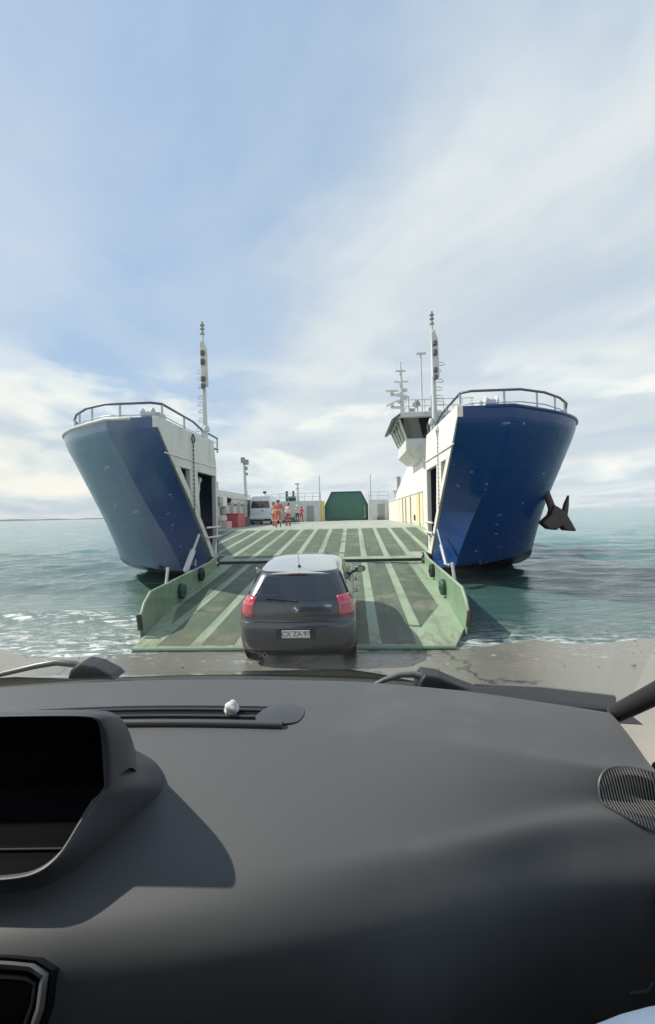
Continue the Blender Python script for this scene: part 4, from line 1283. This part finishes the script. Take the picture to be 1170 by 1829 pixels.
m = MB(); m.box((0.08, -1.03, 1.15), (0.26, -0.985, 1.21)); m.build('door_handle', 'rubber', van)
m = MB()
for k in range(7):
    m.box((-0.78 + 0.085 * k, -1.012, 0.90), (-0.715 + 0.085 * k, -1.004, 0.955))
m.build('lettering', 'rail_grey', van)
for sg in (1, -1):
    m = MB(); V.patch(m, lambda z, sg=sg: (sg * 0.122, sg * 0.19), np.linspace(0.85, 1.28, 5), 0.008, 8); m.build('tail_light', 'tail_pink', van, smooth=60)
    m = MB(); V.patch(m, lambda z, sg=sg: (sg * 0.215, sg * 0.38), np.linspace(1.42, 1.98, 5), 0.006, 14); m.build('side_window', 'car_glass', van, smooth=60)
    for yy in (0.0, 3.66):
        wheel(van, sg * 0.84, yy, 0.34, 0.34, 0.22, sg)
    m = MB(); m.box((sg * 1.0, 3.3, 1.45), (sg * 1.22, 3.42, 1.8)); m.build('door_mirror', 'rubber', van, bevel=0.03)
m = MB(); m.tube([(0.35, -0.6, 2.55), (0.35, -0.6, 2.7)], 0.03, 6); m.box((0.22, -0.75, 2.68), (0.48, -0.55, 2.85)); m.build('roof_beacon', 'rubber', van, bevel=0.02)

# ------------------------------------------------------------------ people on the deck
def person(name, loc, face, label, suit, legs, helm, pose, h=1.72):
    """one continuous remeshed body; faces take cloth or skin material by place"""
    k = h / 1.72
    m = MB()
    def tb(a, b, r0, r1): m.tube([a, b], [r0, r1], 10); m.ball(a, r0, 6); m.ball(b, r1, 6)
    hipz = 0.90
    for s_ in (-1, 1):
        st = pose['step'] * s_
        hip = (s_ * 0.10, 0, hipz); kn = (s_ * 0.115, st * 0.45 - 0.02, 0.49); an = (s_ * 0.12, st + 0.03, 0.09)
        tb(hip, kn, 0.092, 0.066); tb(kn, an, 0.064, 0.046)
        tb((s_ * 0.12, st + 0.05, 0.045), (s_ * 0.135, st - 0.15, 0.038), 0.045, 0.036)
        sh = (s_ * 0.19, 0.0, 1.40); el = pose['el'][0 if s_ < 0 else 1]; ha = pose['ha'][0 if s_ < 0 else 1]
        tb(sh, el, 0.060, 0.047); tb(el, ha, 0.046, 0.032)
        d = (Vector(ha) - Vector(el)).normalized()
        side = d.cross(Vector((1, 0, 0))).normalized() if abs(d.x) < 0.9 else Vector((0, 1, 0))
        palm = Vector(ha) + d * 0.075
        tb(tuple(Vector(ha)), tuple(palm), 0.030, 0.036)
        for f_, (o_, ln) in enumerate(((-0.030, 0.070), (-0.010, 0.085), (0.011, 0.080), (0.031, 0.060))):
            b0_ = palm + side * o_; b1_ = b0_ + d * ln * 0.55; b2_ = b1_ + d * ln * 0.4 + Vector((-s_ * 0.022, 0, 0))
            m.tube([b0_, b1_, b2_], [0.0105, 0.010, 0.009], 6)
        t0 = Vector(ha) + d * 0.025; t1 = t0 - side * 0.045 + d * 0.03; t2 = t1 - side * 0.008 + d * 0.035
        m.tube([t0, t1, t2], [0.014, 0.012, 0.010], 6)
    tb((-0.07, 0, 0.93), (0.07, 0, 0.93), 0.115, 0.115)
    tb((0, 0, 0.95), (0, 0.0, 1.15), 0.130, 0.128)
    tb((-0.06, 0, 1.28), (0.06, 0, 1.28), 0.125, 0.125)
    tb((-0.15, 0, 1.39), (0.15, 0, 1.39), 0.075, 0.075)
    tb((0, 0.0, 1.42), (0, -0.015, 1.52), 0.056, 0.052)
    m.ball((0, -0.02, 1.615), 0.098, 10, sc=(0.82, 1.0, 1.16))
    m.ball((0, -0.122, 1.60), 0.018, 6, sc=(0.8, 1, 1.5))
    for s_ in (-1, 1): m.ball((s_ * 0.082, -0.01, 1.61), 0.022, 6, sc=(0.5, 0.8, 1.3))
    m.v = [(x * k, y * k, z * k) for x, y, z in m.v]
    tmp = m.build(name + '_tmp', ['skin'])
    rmod = tmp.modifiers.new('r', 'REMESH'); rmod.mode = 'VOXEL'; rmod.voxel_size = 0.0115
    smo = tmp.modifiers.new('s', 'SMOOTH'); smo.factor = 0.5; smo.iterations = 3
    dg = bpy.context.evaluated_depsgraph_get()
    me = bpy.data.meshes.new_from_object(tmp.evaluated_get(dg))
    bpy.data.objects.remove(tmp)
    me.materials.clear()
    for q in (suit, legs, 'skin', 'dark_cloth', 'reflective'): me.materials.append(MATS[q])
    ha = [Vector(p) * k for p in pose['ha']]
    for p in me.polygons:
        c = p.center
        z = c.z / k
        if z > 1.475: mi = 2
        elif min((c - q).length for q in ha) < 0.035 or any((c - q).length < 0.2 and (c - q).z < -0.0 and (c - q).z < 0.02 and abs((c - q).length) < 0.19 and min((c - q2 * 1).length for q2 in ha) > 0 and z < min(h_.z / k for h_ in ha) + 0.0 and abs(c.x) > 0.17 * k for q in ha): mi = 2
        elif z < 0.11: mi = 3
        elif z < 0.93: mi = 4 if 0.40 < z < 0.45 else 1
        else: mi = 4 if (1.10 < z < 1.15 and abs(c.x) < 0.2) else 0
        p.material_index = mi
        p.use_smooth = True
    rt = root(name, loc, label, 'person', rot=(0, 0, face))
    ob = bpy.data.objects.new('body', me); scene.collection.objects.link(ob); ob.parent = rt
    m = MB()
    if helm != 'hair':
        m.lathe([(0.118, 0.0), (0.112, 0.02), (0.108, 0.06), (0.09, 0.105), (0.055, 0.13), (0.0, 0.138)], (0, -0.015, 1.645), (0, 0.04, 1), 18)
        m.add([(-0.08, -0.10, 1.655), (0.08, -0.10, 1.655), (0.06, -0.175, 1.645), (-0.06, -0.175, 1.645), (-0.08, -0.10, 1.645), (0.08, -0.10, 1.645), (0.06, -0.175, 1.637), (-0.06, -0.175, 1.637)],
              [(0, 1, 2, 3), (7, 6, 5, 4), (0, 3, 7, 4), (1, 5, 6, 2), (3, 2, 6, 7)])
        nm = 'helmet'
    else:
        m.lathe([(0.092, -0.06), (0.104, 0.0), (0.102, 0.05), (0.08, 0.10), (0.04, 0.122), (0.0, 0.126)], (0, 0.005, 1.62), (0, 0.25, 1), 18)
        nm = 'hair'
    m.v = [(x * k, y * k, z * k) for x, y, z in m.v]
    m.build(nm, helm, rt, smooth=50)
    m = MB()
    for s_ in (-1, 1): m.ball((s_ * 0.034 * k, -0.112 * k, 1.625 * k), 0.009, 5)
    m.build('eyes', 'plate_ink', rt, smooth=60)
    return rt


relaxed = dict(step=0.05, el=[(-0.25, 0.03, 1.13), (0.25, 0.03, 1.13)], ha=[(-0.26, -0.04, 0.90), (0.26, -0.04, 0.90)])
walking = dict(step=0.16, el=[(-0.26, 0.10, 1.15), (0.27, -0.05, 1.14)], ha=[(-0.25, 0.02, 0.92), (0.24, -0.2, 0.97)])
signal = dict(step=0.10, el=[(-0.30, 0.02, 1.16), (0.33, -0.02, 1.19)], ha=[(-0.20, -0.17, 1.06), (0.40, -0.14, 1.02)])
folded = dict(step=0.04, el=[(-0.26, 0.0, 1.14), (0.26, 0.0, 1.14)], ha=[(-0.10, -0.2, 1.08), (0.12, -0.2, 1.10)])
person('person', (-4.85, 30.8, 1.482), 0.1, 'deckhand in bright orange overalls standing nearest on the deck, facing the shore', 'orange_suit', 'orange_suit', 'helmet_dark', signal, 1.74)
person('person', (-5.75, 34.6, 1.482), 0.7, 'person in pale jacket half hidden between white van and nearest orange deckhand', 'pale_jacket', 'orange_suit', 'hair', relaxed, 1.72)
person('person', (-4.75, 34.8, 1.482), -0.5, 'person in pale jacket and dark red trousers just behind the nearest orange deckhand', 'pale_jacket', 'red_suit', 'hair', folded, 1.66)
person('person', (-5.80, 49.5, 1.482), 0.3, 'distant person in pale top and dark trousers by the stern wall', 'pale_jacket', 'dark_cloth', 'helmet_white', relaxed, 1.74)
person('person', (-5.42, 50.0, 1.482), -0.4, 'distant person in red overalls by the stern wall door', 'red_suit', 'red_suit', 'hair', walking, 1.62)

# low green winch base on the deck by the stern wall
wr = root('mooring_winch', (-6.5, 49.0, 1.482), 'low dark green mooring winch on the deck left of the distant people', 'winch')
m = MB(); m.box((-0.75, -0.35, 0), (0.75, 0.35, 0.22)); m.build('winch_base', 'dark_green', wr, bevel=0.03)
m = MB(); m.lathe([(0, -0.5), (0.3, -0.5), (0.3, -0.45), (0.16, -0.44), (0.16, 0.44), (0.3, 0.45), (0.3, 0.5), (0, 0.5)], (0, 0, 0.42), (1, 0, 0), 18); m.build('winch_drum', 'green_gate', wr, smooth=40)

# ------------------------------------------------------------------ the vehicle the picture is taken from
# local frame: origin under the eye on the ground, y forward, x right; EZ = eye height above that ground
GZ = ground_z(0, 0)
EZ = 2.3 - GZ
own = root('camera_vehicle', (0, 0, GZ), 'dark grey dashboard and cabin of the vehicle the view is taken from', 'vehicle', rot=(0, 0, YAW))


def ib(mb, name, mats, parent=None, **kw):
    mb.v = [(x, y, z + EZ) for x, y, z in mb.v]
    return mb.build(name, mats, own if parent is None else parent, **kw)


CXV = -0.46                                            # car centre line
FAR = [(-1.60, 0.88), (-1.477, 0.947), (-1.40, 0.99), (-1.195, 1.09), (-0.92, 1.16), (-0.46, 1.20), (0.0, 1.165), (0.275, 1.09), (0.48, 0.99), (0.557, 0.947), (0.66, 0.88)]
RID = [(-1.6, 0.78), (-1.2, 0.86), (-0.46, 0.955), (0.0, 0.93), (0.224, 0.89), (0.478, 0.832), (0.66, 0.80)]
CRE = [(-1.6, 0.70), (-1.2, 0.66), (-0.9, 0.62), (-0.49, 0.628), (-0.30, 0.648), (-0.12, 0.662), (0.012, 0.682), (0.18, 0.717), (0.37, 0.763), (0.535, 0.778), (0.66, 0.78)]
def lerp_tab(T, x): return cr([p[0] for p in T], [p[1] for p in T], x)


def dash_profile(x):
    yf, yr, yc = lerp_tab(FAR, x), lerp_tab(RID, x), lerp_tab(CRE, x)
    e = max(0.0, (x - 0.25) / 0.35); e = min(1, e)               # falls away towards the right end
    g = min(1, max(0, (0.30 - x) / 0.65))                          # left part bulges out
    zf = -0.41
    zr = -0.428 - 0.03 * e
    zc_ = -0.50
    yr = max(yr, yc + 0.03)
    pts = [(yf + 0.03, zf - 0.03), (yf, zf), (yf * 0.55 + yr * 0.45, zf - 0.006 - 0.012 * e), (yr + 0.012, zr + 0.002), (yr - 0.012, zr - 0.001),
           (yr * 0.55 + yc * 0.45, zr - 0.026 + 0.01 * e), (yc + 0.022, zc_ + 0.009), (yc, zc_),
           (yc - 0.021 - 0.019 * g, zc_ - 0.034 + 0.020 * g), (yc - 0.047 - 0.021 * g, zc_ - 0.090 + 0.045 * g), (yc - 0.050 - 0.032 * g, zc_ - 0.17 + 0.07 * g), (yc - 0.048 - 0.037 * g, zc_ - 0.30 + 0.10 * g), (yc - 0.01, zc_ - 0.50)]
    return pts


m = MB()
G = []
for x in np.linspace(-1.55, 0.553, 72):
    pr = dash_profile(x)
    t = np.arange(len(pr))
    row = []
    for q in np.linspace(0, len(pr) - 1, 61):
        ex = 0.055 * min(1, max(0, (x - 0.42) / 0.133)) * min(1, max(0, (q - 4.2) / 1.3))   # the end widens below the window line
        row.append((x + ex, cr(t, [p[0] for p in pr], q), cr(t, [p[1] for p in pr], q)))
    G.append(row)
m.grid(G)
k = len(G[-1])
m.grid([G[-1], [(0.553, p[1] + 0.02, p[2] - 0.03) for p in G[-1]]])
dash = ib(m, 'dashboard', 'dash_grey', smooth=70)


TX = np.linspace(-1.2, 0.70, 190)
TQ = np.linspace(1, 12, 360)
TY = np.zeros((len(TX), len(TQ))); TZ = np.zeros_like(TY)
for i, x in enumerate(TX):
    pr = dash_profile(x); t = np.arange(len(pr)); py_ = [p[0] for p in pr]; pz_ = [p[1] for p in pr]
    kn = np.linspace(1, 12, 89)
    TY[i] = np.interp(TQ, kn, [cr(t, py_, q) for q in kn]); TZ[i] = np.interp(TQ, kn, [cr(t, pz_, q) for q in kn])
TPX = 585 + 850 * TX[:, None] / TY
TPY = 928 - 0.0234 * TPX - 850 * TZ / TY


def dash_z(x, y):
    f = (min(max(x, TX[0]), TX[-1] - 1e-6) - TX[0]) / (TX[1] - TX[0]); i = int(f); f -= i
    nq = 300
    return float((1 - f) * np.interp(-y, -TY[i, :nq], TZ[i, :nq]) + f * np.interp(-y, -TY[i + 1, :nq], TZ[i + 1, :nq]))


def dash_hit(px, py, q0=0, q1=360):
    """point of the dash skin that lies in a given design direction"""
    d = (TPX[:, q0:q1] - px) ** 2 + (TPY[:, q0:q1] - py) ** 2
    i, j = np.unravel_index(np.argmin(d), d.shape)
    return Vector((TX[i], TY[i, q0 + j], TZ[i, q0 + j]))


# defroster vent slot with slats and end cap
def slot(x0, x1, ya, yb, lift, nx=30):
    mb = MB()
    G = []
    for x in np.linspace(x0, x1, nx):
        s0 = lerp_tab(FAR, x) - lerp_tab(FAR, -0.46)
        G.append([(x, ya + s0, dash_z(x, ya + s0) + lift), (x, yb + s0, dash_z(x, yb + s0) + lift)])
    mb.grid(G)
    return mb


vent = ib(slot(-0.72, -0.135, 0.985, 1.058, 0.0015), 'air_vent', 'dash_black', dash)
for yo in (1.008, 1.036):
    mb = MB()
    mb.tube([(x, yo + lerp_tab(FAR, x) - 1.2, dash_z(x, yo + lerp_tab(FAR, x) - 1.2) + 0.004) for x in np.linspace(-0.72, -0.14, 24)], 0.0028, 6)
    ib(mb, 'slat', 'dash_pod', vent)
mb = MB()
mb.tube([(x, 0.978 + lerp_tab(FAR, x) - 1.2, dash_z(x, 0.978 + lerp_tab(FAR, x) - 1.2) + 0.004) for x in np.linspace(-0.75, -0.10, 28)], 0.0085, 8)
ib(mb, 'vent_rim', 'dash_pod', vent, smooth=60)
mb = MB()
def dv(x, yo, l): 
    y = yo + lerp_tab(FAR, x) - 1.2
    return (x, y, dash_z(x, y) + l)
mb.grid([[dv(-0.165, 0.992, 0.004), dv(-0.12, 0.978, 0.006), dv(-0.07, 0.99, 0.002)], [dv(-0.155, 1.015, 0.010), dv(-0.115, 1.015, 0.012), dv(-0.06, 1.02, 0.002)], [dv(-0.125, 1.066, 0.006), dv(-0.10, 1.066, 0.006), dv(-0.055, 1.062, 0.001)]])
ib(mb, 'vent_end_cap', 'dash_pod', vent, smooth=70, subsurf=2)

# screen with its hood and sweeping collar
SD = 0.715
def sp(px, py):                                         # design units on the tilted screen plane
    d = SD - max(0.0, py - 1380) / 180 * 0.085 - (py - 1265) / 300 * 0.012
    return Vector(((px - 585) / 850 * d, d, -(py - 928) / 850 * d))
inner = [(-190, 1268), (0, 1270), (150, 1271), (170, 1276), (177, 1290), (180, 1340), (182, 1405), (152, 1430), (123, 1474), (104, 1506), (82, 1532), (49, 1553), (0, 1560), (-190, 1562)]
mb = MB()
mb.grid([[tuple(sp(-190, p[1])), tuple(sp(p[0] * 0.5 - 95, p[1])), tuple(sp(*p))] for p in inner[1:-1]])
scr = ib(mb, 'screen', 'screen_black', dash)
mb = MB(); mb.tube([tuple(sp(-190, 1508) + Vector((0, -0.003, 0))), tuple(sp(100, 1511) + Vector((0, -0.003, 0)))], 0.0012, 6); ib(mb, 'screen_edge', 'dash_pod', scr)
# hood: rolls from the screen edge out and back
hood_i = [(-190, 1268), (0, 1270), (150, 1271), (170, 1276), (177, 1290), (180, 1340), (182, 1408)]
hood_o = [(-190, 1262), (0, 1263), (163, 1264), (190, 1271), (203, 1287), (211, 1330), (216, 1372)]
rowsG = []
def lift(p, d): return tuple(Vector(p) + Vector(d))
r0 = [lift(sp(*p), (0, 0.004, 0)) for p in hood_i]
r1 = [lift(sp(*p), (0, -0.018, 0)) for p in hood_i]
r2 = [lift(sp(p[0] * 0.5 + q[0] * 0.5, p[1] * 0.5 + q[1] * 0.5), (0, -0.022, 0.0)) for p, q in zip(hood_i, hood_o)]
r3 = [lift(sp(*q), (0, -0.008, 0)) for q in hood_o]
r4 = [lift(sp(*q), (0.000, 0.025, -0.010)) for q in hood_o]
r5 = [lift(sp(*q), (-0.012, 0.075, -0.055)) for q in hood_o]
r6 = [lift(sp(*q), (-0.03, 0.13, -0.10)) for q in hood_o]
mb = MB(); mb.grid([r0, r1, r2, r3, r4, r5, r6]); ib(mb, 'screen_hood', 'dash_pod', dash, smooth=80, subsurf=2)
# collar: from the lower right edge of the screen down to the dash
ci = [(180, 1340), (181, 1368), (182, 1395), (166, 1418), (152, 1430), (123, 1474), (104, 1506), (82, 1532), (49, 1553), (0, 1560), (-190, 1562)]
co_px = [(224, 1336), (262, 1347), (283, 1366), (287, 1400), (262, 1422), (205, 1470), (165, 1512), (119, 1550), (61, 1580), (0, 1591), (-190, 1596)]
def on_dash(px, py): return dash_hit(px, py)
co = [on_dash(*p) for p in co_px]
c0 = [lift(sp(*p), (0, 0.002, 0)) for p in ci]
c1 = [lift(sp(*p), (0.004, -0.012, 0.0)) for p in ci]
c2 = [tuple(Vector(lift(sp(*p), (0, -0.008, 0))).lerp(q, 0.45) + Vector((0.008, 0, 0.010))) for p, q in zip(ci, co)]
c3 = [tuple(Vector(lift(sp(*p), (0, 0, 0))).lerp(q, 0.85) + Vector((0.006, 0, 0.006))) for p, q in zip(ci, co)]
c4 = [tuple(q + Vector((0, 0, -0.004))) for q in co]
mb = MB(); mb.grid([c0, c1, c2, c3, c4])
ib(mb, 'screen_collar', 'dash_pod', dash, smooth=80, subsurf=2)

# speaker grille at the right end
gc = (0.503, 0.792)
def gp_(a, r):
    x = gc[0] + 0.057 * r * math.cos(a); y = gc[1] + 0.027 * r * math.sin(a) - 0.10 * (x - gc[0])
    return (x, y)
def gz(x, y, l):
    e = 2e-3
    n = Vector((-(dash_z(x + e, y) - dash_z(x - e, y)) / (2 * e), -(dash_z(x, y + e) - dash_z(x, y - e)) / (2 * e), 1)).normalized()
    return tuple(Vector((x, y, dash_z(x, y))) + n * l)
mb = MB()
angs = np.linspace(0, 2 * math.pi, 49)[:-1]
mb.grid([[gz(*gp_(t, r), 0.0014) for t in angs] for r in (1.0, 0.75, 0.5, 0.25, 0.02)], closed=True)
gr = ib(mb, 'speaker_grille', 'grille_back', dash)
mb = MB()
rp_ = [gz(*gp_(t, 1.03), 0.0015) for t in angs]
mb.tube(rp_ + [rp_[0]], 0.0026, 6)
ib(mb, 'grille_rim', 'dash_pod', gr, smooth=60)
for i in range(23):
    u = -0.93 + 1.86 * i / 22
    hh = math.sqrt(1 - u * u)
    x = gc[0] + 0.057 * u
    ya = gc[1] + 0.027 * hh - 0.10 * (x - gc[0]); yb = gc[1] - 0.027 * hh - 0.10 * (x - gc[0])
    mb = MB(); mb.tube([gz(x, yy, 0.0028) for yy in np.linspace(ya, yb, 7)], 0.0014, 5)
    ib(mb, 'grille_bar', 'grille', gr)

# air outlet low on the left
def face_pt(px, py, lift_=0.0):
    q = dash_hit(px, py, 150)
    return q - q.normalized() * lift_
fo = [(-130, 1702), (0, 1706), (52, 1713), (70, 1728), (74, 1748), (60, 1795), (38, 1850), (20, 1890), (-130, 1890)]
cen = Vector((-35, 1800))
def sc_(f): return [((p[0] - cen[0]) * f + cen[0], (p[1] - cen[1]) * f + cen[1]) for p in fo]
B0 = [face_pt(*p, 0.014) for p in fo]
ctr = sum(B0, Vector()) / len(B0)
nrm = Vector((0, -0.8, 0.6))
def rg(f, l): return [tuple(ctr + (p - ctr) * f + nrm * l) for p in B0]
mb = MB(); mb.grid([rg(1.06, -0.02), rg(1.05, 0.004), rg(0.97, 0.002), rg(0.96, -0.02)], closed=True)
ov = ib(mb, 'air_outlet', 'dash_black', dash, smooth=60)
mb = MB(); mb.grid([rg(0.965, -0.02), rg(0.96, 0.006), rg(0.90, 0.011), rg(0.78, 0.009), rg(0.74, 0.002), rg(0.735, -0.006)], closed=True); ib(mb, 'outlet_frame', 'trim_silver', ov, smooth=60)
mb = MB(); mb.add(rg(0.74, -0.003), [tuple(range(len(fo)))]); ib(mb, 'outlet_duct', 'dash_black', ov)
mb = MB(); mb.tube([Vector(p) for p in rg(0.55, 0.001)], 0.002, 6); ib(mb, 'outlet_vane', 'trim_silver', ov)
# glove box latch and right end outlet
mb = MB(); q1 = face_pt(1105, 1768, 0.004); q2 = face_pt(1138, 1762, 0.004); q3 = face_pt(1144, 1750, 0.004); mb.tube([q1, q2, q3], 0.0022, 6); ib(mb, 'glovebox_latch', 'trim_silver', dash)
mb = MB()
q = face_pt(1200, 1600, 0.006)
mb.lathe([(0, 0), (0.036, 0), (0.041, 0.006), (0.036, 0.012), (0.03, 0.004), (0, 0.0)], q, (0.1, -0.9, 0.4), 28, )
ib(mb, 'air_outlet', 'dash_black', dash, smooth=50)

# cabin: roof, header, pillars, doors, floor, rear wall
def mir(x): return 2 * CXV - x
wall_in = 0.60
mb = MB()
mb.box((mir(0.66), -2.6, 0.62), (0.66, 0.20, 0.66))
mb.prism([(0.12, 0.62), (0.20, 0.66), (0.235, 0.56), (0.20, 0.53)], 0, mir(0.64), 0.64)
ib(mb, 'roof_lining', 'headliner')
mb = MB()
mb.box((mir(0.66), -2.64, -1.2), (0.66, -2.6, 0.66))
mb.box((mir(0.66), -2.6, -1.24), (0.66, 0.9, -1.2))
ib(mb, 'cabin_shell', 'cabin_dark')
mb = MB(); mb.box((mir(0.6), 0.86, -1.2), (0.6, 0.9, -0.95)); ib(mb, 'firewall', 'cabin_dark')
pil = [(0.572, 0.958, -0.415), (0.604, 0.868, -0.335), (0.628, 0.72, -0.18), (0.632, 0.5, 0.10), (0.60, 0.22, 0.56)]
for sgn in (1, -1):
    f_ = (lambda x: x) if sgn > 0 else mir
    mb = MB()
    mb.tube([(f_(x), y, z) for x, y, z in pil], [0.017, 0.019, 0.026, 0.035, 0.04], 10)
    ib(mb, 'windshield_pillar', 'black_plastic', smooth=60)
    # door: panel below the glass, frame bar on top, rear pillar
    mb = MB()
    xa_, xb_ = f_(0.612), f_(0.66)
    mb.prism([(0.93, -0.49), (0.84, -0.505), (0.2, -0.485), (-0.55, -0.45), (-0.55, -1.2), (0.93, -1.2)], 0, min(xa_, xb_), max(xa_, xb_))
    dr = ib(mb, 'front_door', 'cabin_dark', bevel=0.015)
    mb = MB(); mb.prism([(-0.5, -0.44), (-0.65, -0.44), (-0.75, 0.62), (-0.55, 0.62)], 0, min(xa_, xb_), max(xa_, xb_)); ib(mb, 'door_pillar', 'cabin_dark')
    mb = MB(); mb.box((min(xa_, xb_), -2.6, -1.2), (max(xa_, xb_), -0.66, 0.62)); ib(mb, 'side_wall', 'cabin_dark')
    mb = MB(); xg = f_(0.615); mb.prism([(0.86, -0.44), (-0.52, -0.42), (-0.56, 0.6), (0.25, 0.6)], 0, xg, xg + 0.004); ib(mb, 'door_glass', 'windshield_glass', dr)

# windshield: sweeps from the cowl to the header
mb = MB()
G = []
for x in np.linspace(mir(0.60), 0.60, 25):
    yb = lerp_tab(FAR, min(0.575, max(x, -1.5))) + 0.05
    t0 = (x - CXV) / 1.06
    top = Vector((CXV + (x - CXV) * 0.985, 0.25 - 0.05 * t0 * t0, 0.56))
    bot = Vector((x, yb, -0.435))
    row = []
    for s_ in np.linspace(0, 1, 9):
        p = bot.lerp(top, s_); p.y += 0.06 * math.sin(math.pi * s_)
        row.append(tuple(p))
    G.append(row)
mb.grid(G)
ib(mb, 'windshield', 'windshield_glass', smooth=80)
# cowl, hood and wipers outside
mb = MB()
G = []
for x in np.linspace(mir(0.64), 0.64, 25):
    yb = lerp_tab(FAR, min(0.575, max(x, -1.5)))
    G.append([(x, yb + 0.045, -0.45), (x, yb + 0.10, -0.445), (x, yb + 0.17, -0.46), (x, yb + 0.22, -0.472)])
mb.grid(G)
ib(mb, 'cowl_panel', 'cowl', smooth=60)
mb = MB()
G = []
for x in np.linspace(mir(0.72), 0.72, 33):
    t0 = (x - CXV) / 1.18
    yb = lerp_tab(FAR, min(0.575, max(x, -1.5))) + 0.20
    row = []
    yf_ = 2.18 - 0.30 * t0 ** 2 - 0.1 * t0 ** 6
    crown = 0.022 * math.exp(-((abs(t0) - 0.42) / 0.14) ** 2)
    for s_ in np.linspace(0, 1, 12):
        y = yb + (yf_ - yb) * s_
        z = -0.465 - 0.225 * s_ - 0.06 * s_ ** 4 + crown * (1 - s_) - 0.05 * t0 ** 4
        row.append((x, y, z))
    row.append((x, yf_ + 0.02, -0.86)); row.append((x, yf_ - 0.02, -1.3))
    G.append(row)
mb.grid(G)
ib(mb, 'hood', 'hood_paint', smooth=60)


def vp(px, py, d):
    return Vector(((px - 585) / 850 * d, d, -(py - (917.4 - (px - 585) * 0.0234)) / 850 * d))


for arm, cap in ((((-30, 1212), (0, 1203), (60, 1189), (95, 1183), (128, 1186), (150, 1200)), ((112, 1214), (118, 1197), (135, 1185), (160, 1190), (190, 1206), (200, 1216))),
                 (((652, 1228), (680, 1214), (708, 1205), (730, 1204), (752, 1210), (775, 1220)), ((738, 1236), (744, 1218), (752, 1206), (780, 1210), (826, 1230), (872, 1247), (860, 1252)))):
    dd = 1.27 if arm[0][0] < 300 else 1.20
    mb = MB(); mb.tube([vp(x, y, dd + 0.03) for x, y in arm], [0.006, 0.007, 0.008, 0.009, 0.010, 0.010], 8)
    wp = ib(mb, 'wiper', 'wiper_grey', smooth=60)
    mb = MB()
    f1 = [vp(x, y, dd) for x, y in cap]; f2 = [p + Vector((0, 0.075, 0.0)) for p in f1]
    k = len(f1)
    mb.add(f1 + f2, [tuple(range(k)), tuple(range(k, 2 * k))[::-1]] + [(i, (i + 1) % k, k + (i + 1) % k, k + i) for i in range(k)])
    ib(mb, 'pivot_cap', 'wiper_black', wp, bevel=0.008)
mb = MB(); mb.tube([vp(870, 1250, 1.13), vp(1000, 1262, 1.06), vp(1075, 1268, 1.02)], 0.010, 8); ib(mb, 'wiper_blade', 'wiper_black', smooth=50)
mb = MB()
mb.grid([[vp(770, 1224, 1.33), vp(870, 1224, 1.31), vp(960, 1229, 1.27), vp(1040, 1236, 1.22), vp(1092, 1244, 1.17)],
         [vp(770, 1227, 1.30), vp(870, 1228, 1.28), vp(960, 1234, 1.24), vp(1040, 1242, 1.19), vp(1092, 1250, 1.14)],
         [vp(770, 1262, 1.12), vp(870, 1268, 1.08), vp(960, 1278, 1.03), vp(1040, 1288, 0.99), vp(1088, 1292, 0.97)]])
ib(mb, 'cowl_grille', 'cowl', smooth=40)
mb = MB(); mb.tube([vp(840, 1222, 1.33), vp(960, 1228, 1.28), vp(1090, 1243, 1.18)], 0.0035, 8); ib(mb, 'wiper_blade', 'wiper_grey', smooth=50)

# pale pebble wedged in the vent
bm = bmesh.new()
bmesh.ops.create_icosphere(bm, subdivisions=3, radius=0.0165)
for v in bm.verts:
    n = v.co.normalized()
    f = 1 + 0.10 * math.sin(5 * n.x + 1) * math.cos(4 * n.y) + 0.08 * math.sin(7 * n.z + 3 * n.x)
    v.co = Vector((v.co.x * 0.92 * f, v.co.y * 0.9 * f, v.co.z * f))
for f in bm.faces: f.smooth = True
me = bpy.data.meshes.new('white_stone'); bm.to_mesh(me); bm.free()
me.materials.append(MATS['stone_white'])
st = bpy.data.objects.new('white_stone', me); scene.collection.objects.link(st)
sx, sy = -0.212, 1.02
yy_ = sy + lerp_tab(FAR, sx) - 1.2
st.location = Matrix.Translation((0, 0, GZ)) @ Matrix.Rotation(YAW, 4, 'Z') @ Vector((sx, yy_, EZ + dash_z(sx, yy_) + 0.014))
tag(st, 'small white lump wedged in the dashboard air vent slot', 'stone')

# pale blue cloth at the lower right corner
mb = MB()
G = []
for i in range(15):
    a = i / 14
    row = []
    for j in range(13):
        b_ = j / 12
        x = 0.12 + 0.44 * a; y = 0.24 + 0.34 * b_
        z = -0.462 + 0.30 * (x - 0.233) - 0.12 * max(0, x - 0.36) - 0.040 - 4.2 * (y - 0.385) ** 2 - 2.5 * max(0, 0.2 - x) ** 1.5 + 0.004 * math.sin(40 * x + 15 * y)
        row.append((x, y, z))
    G.append(row)
mb.grid(G)
mb.v = [(x, y, z) for x, y, z in mb.v]
clo = mb.build('blue_cloth', 'pale_blue_cloth', None, smooth=80)
so = clo.modifiers.new('thick', 'SOLIDIFY'); so.thickness = 0.02
clo.matrix_world = Matrix.Translation((0, 0, GZ + EZ)) @ Matrix.Rotation(YAW, 4, 'Z') @ Matrix.Translation((0.0, 0.0, 0.0))
tag(clo, 'pale blue cloth at the lower right corner below the dashboard', 'cloth')
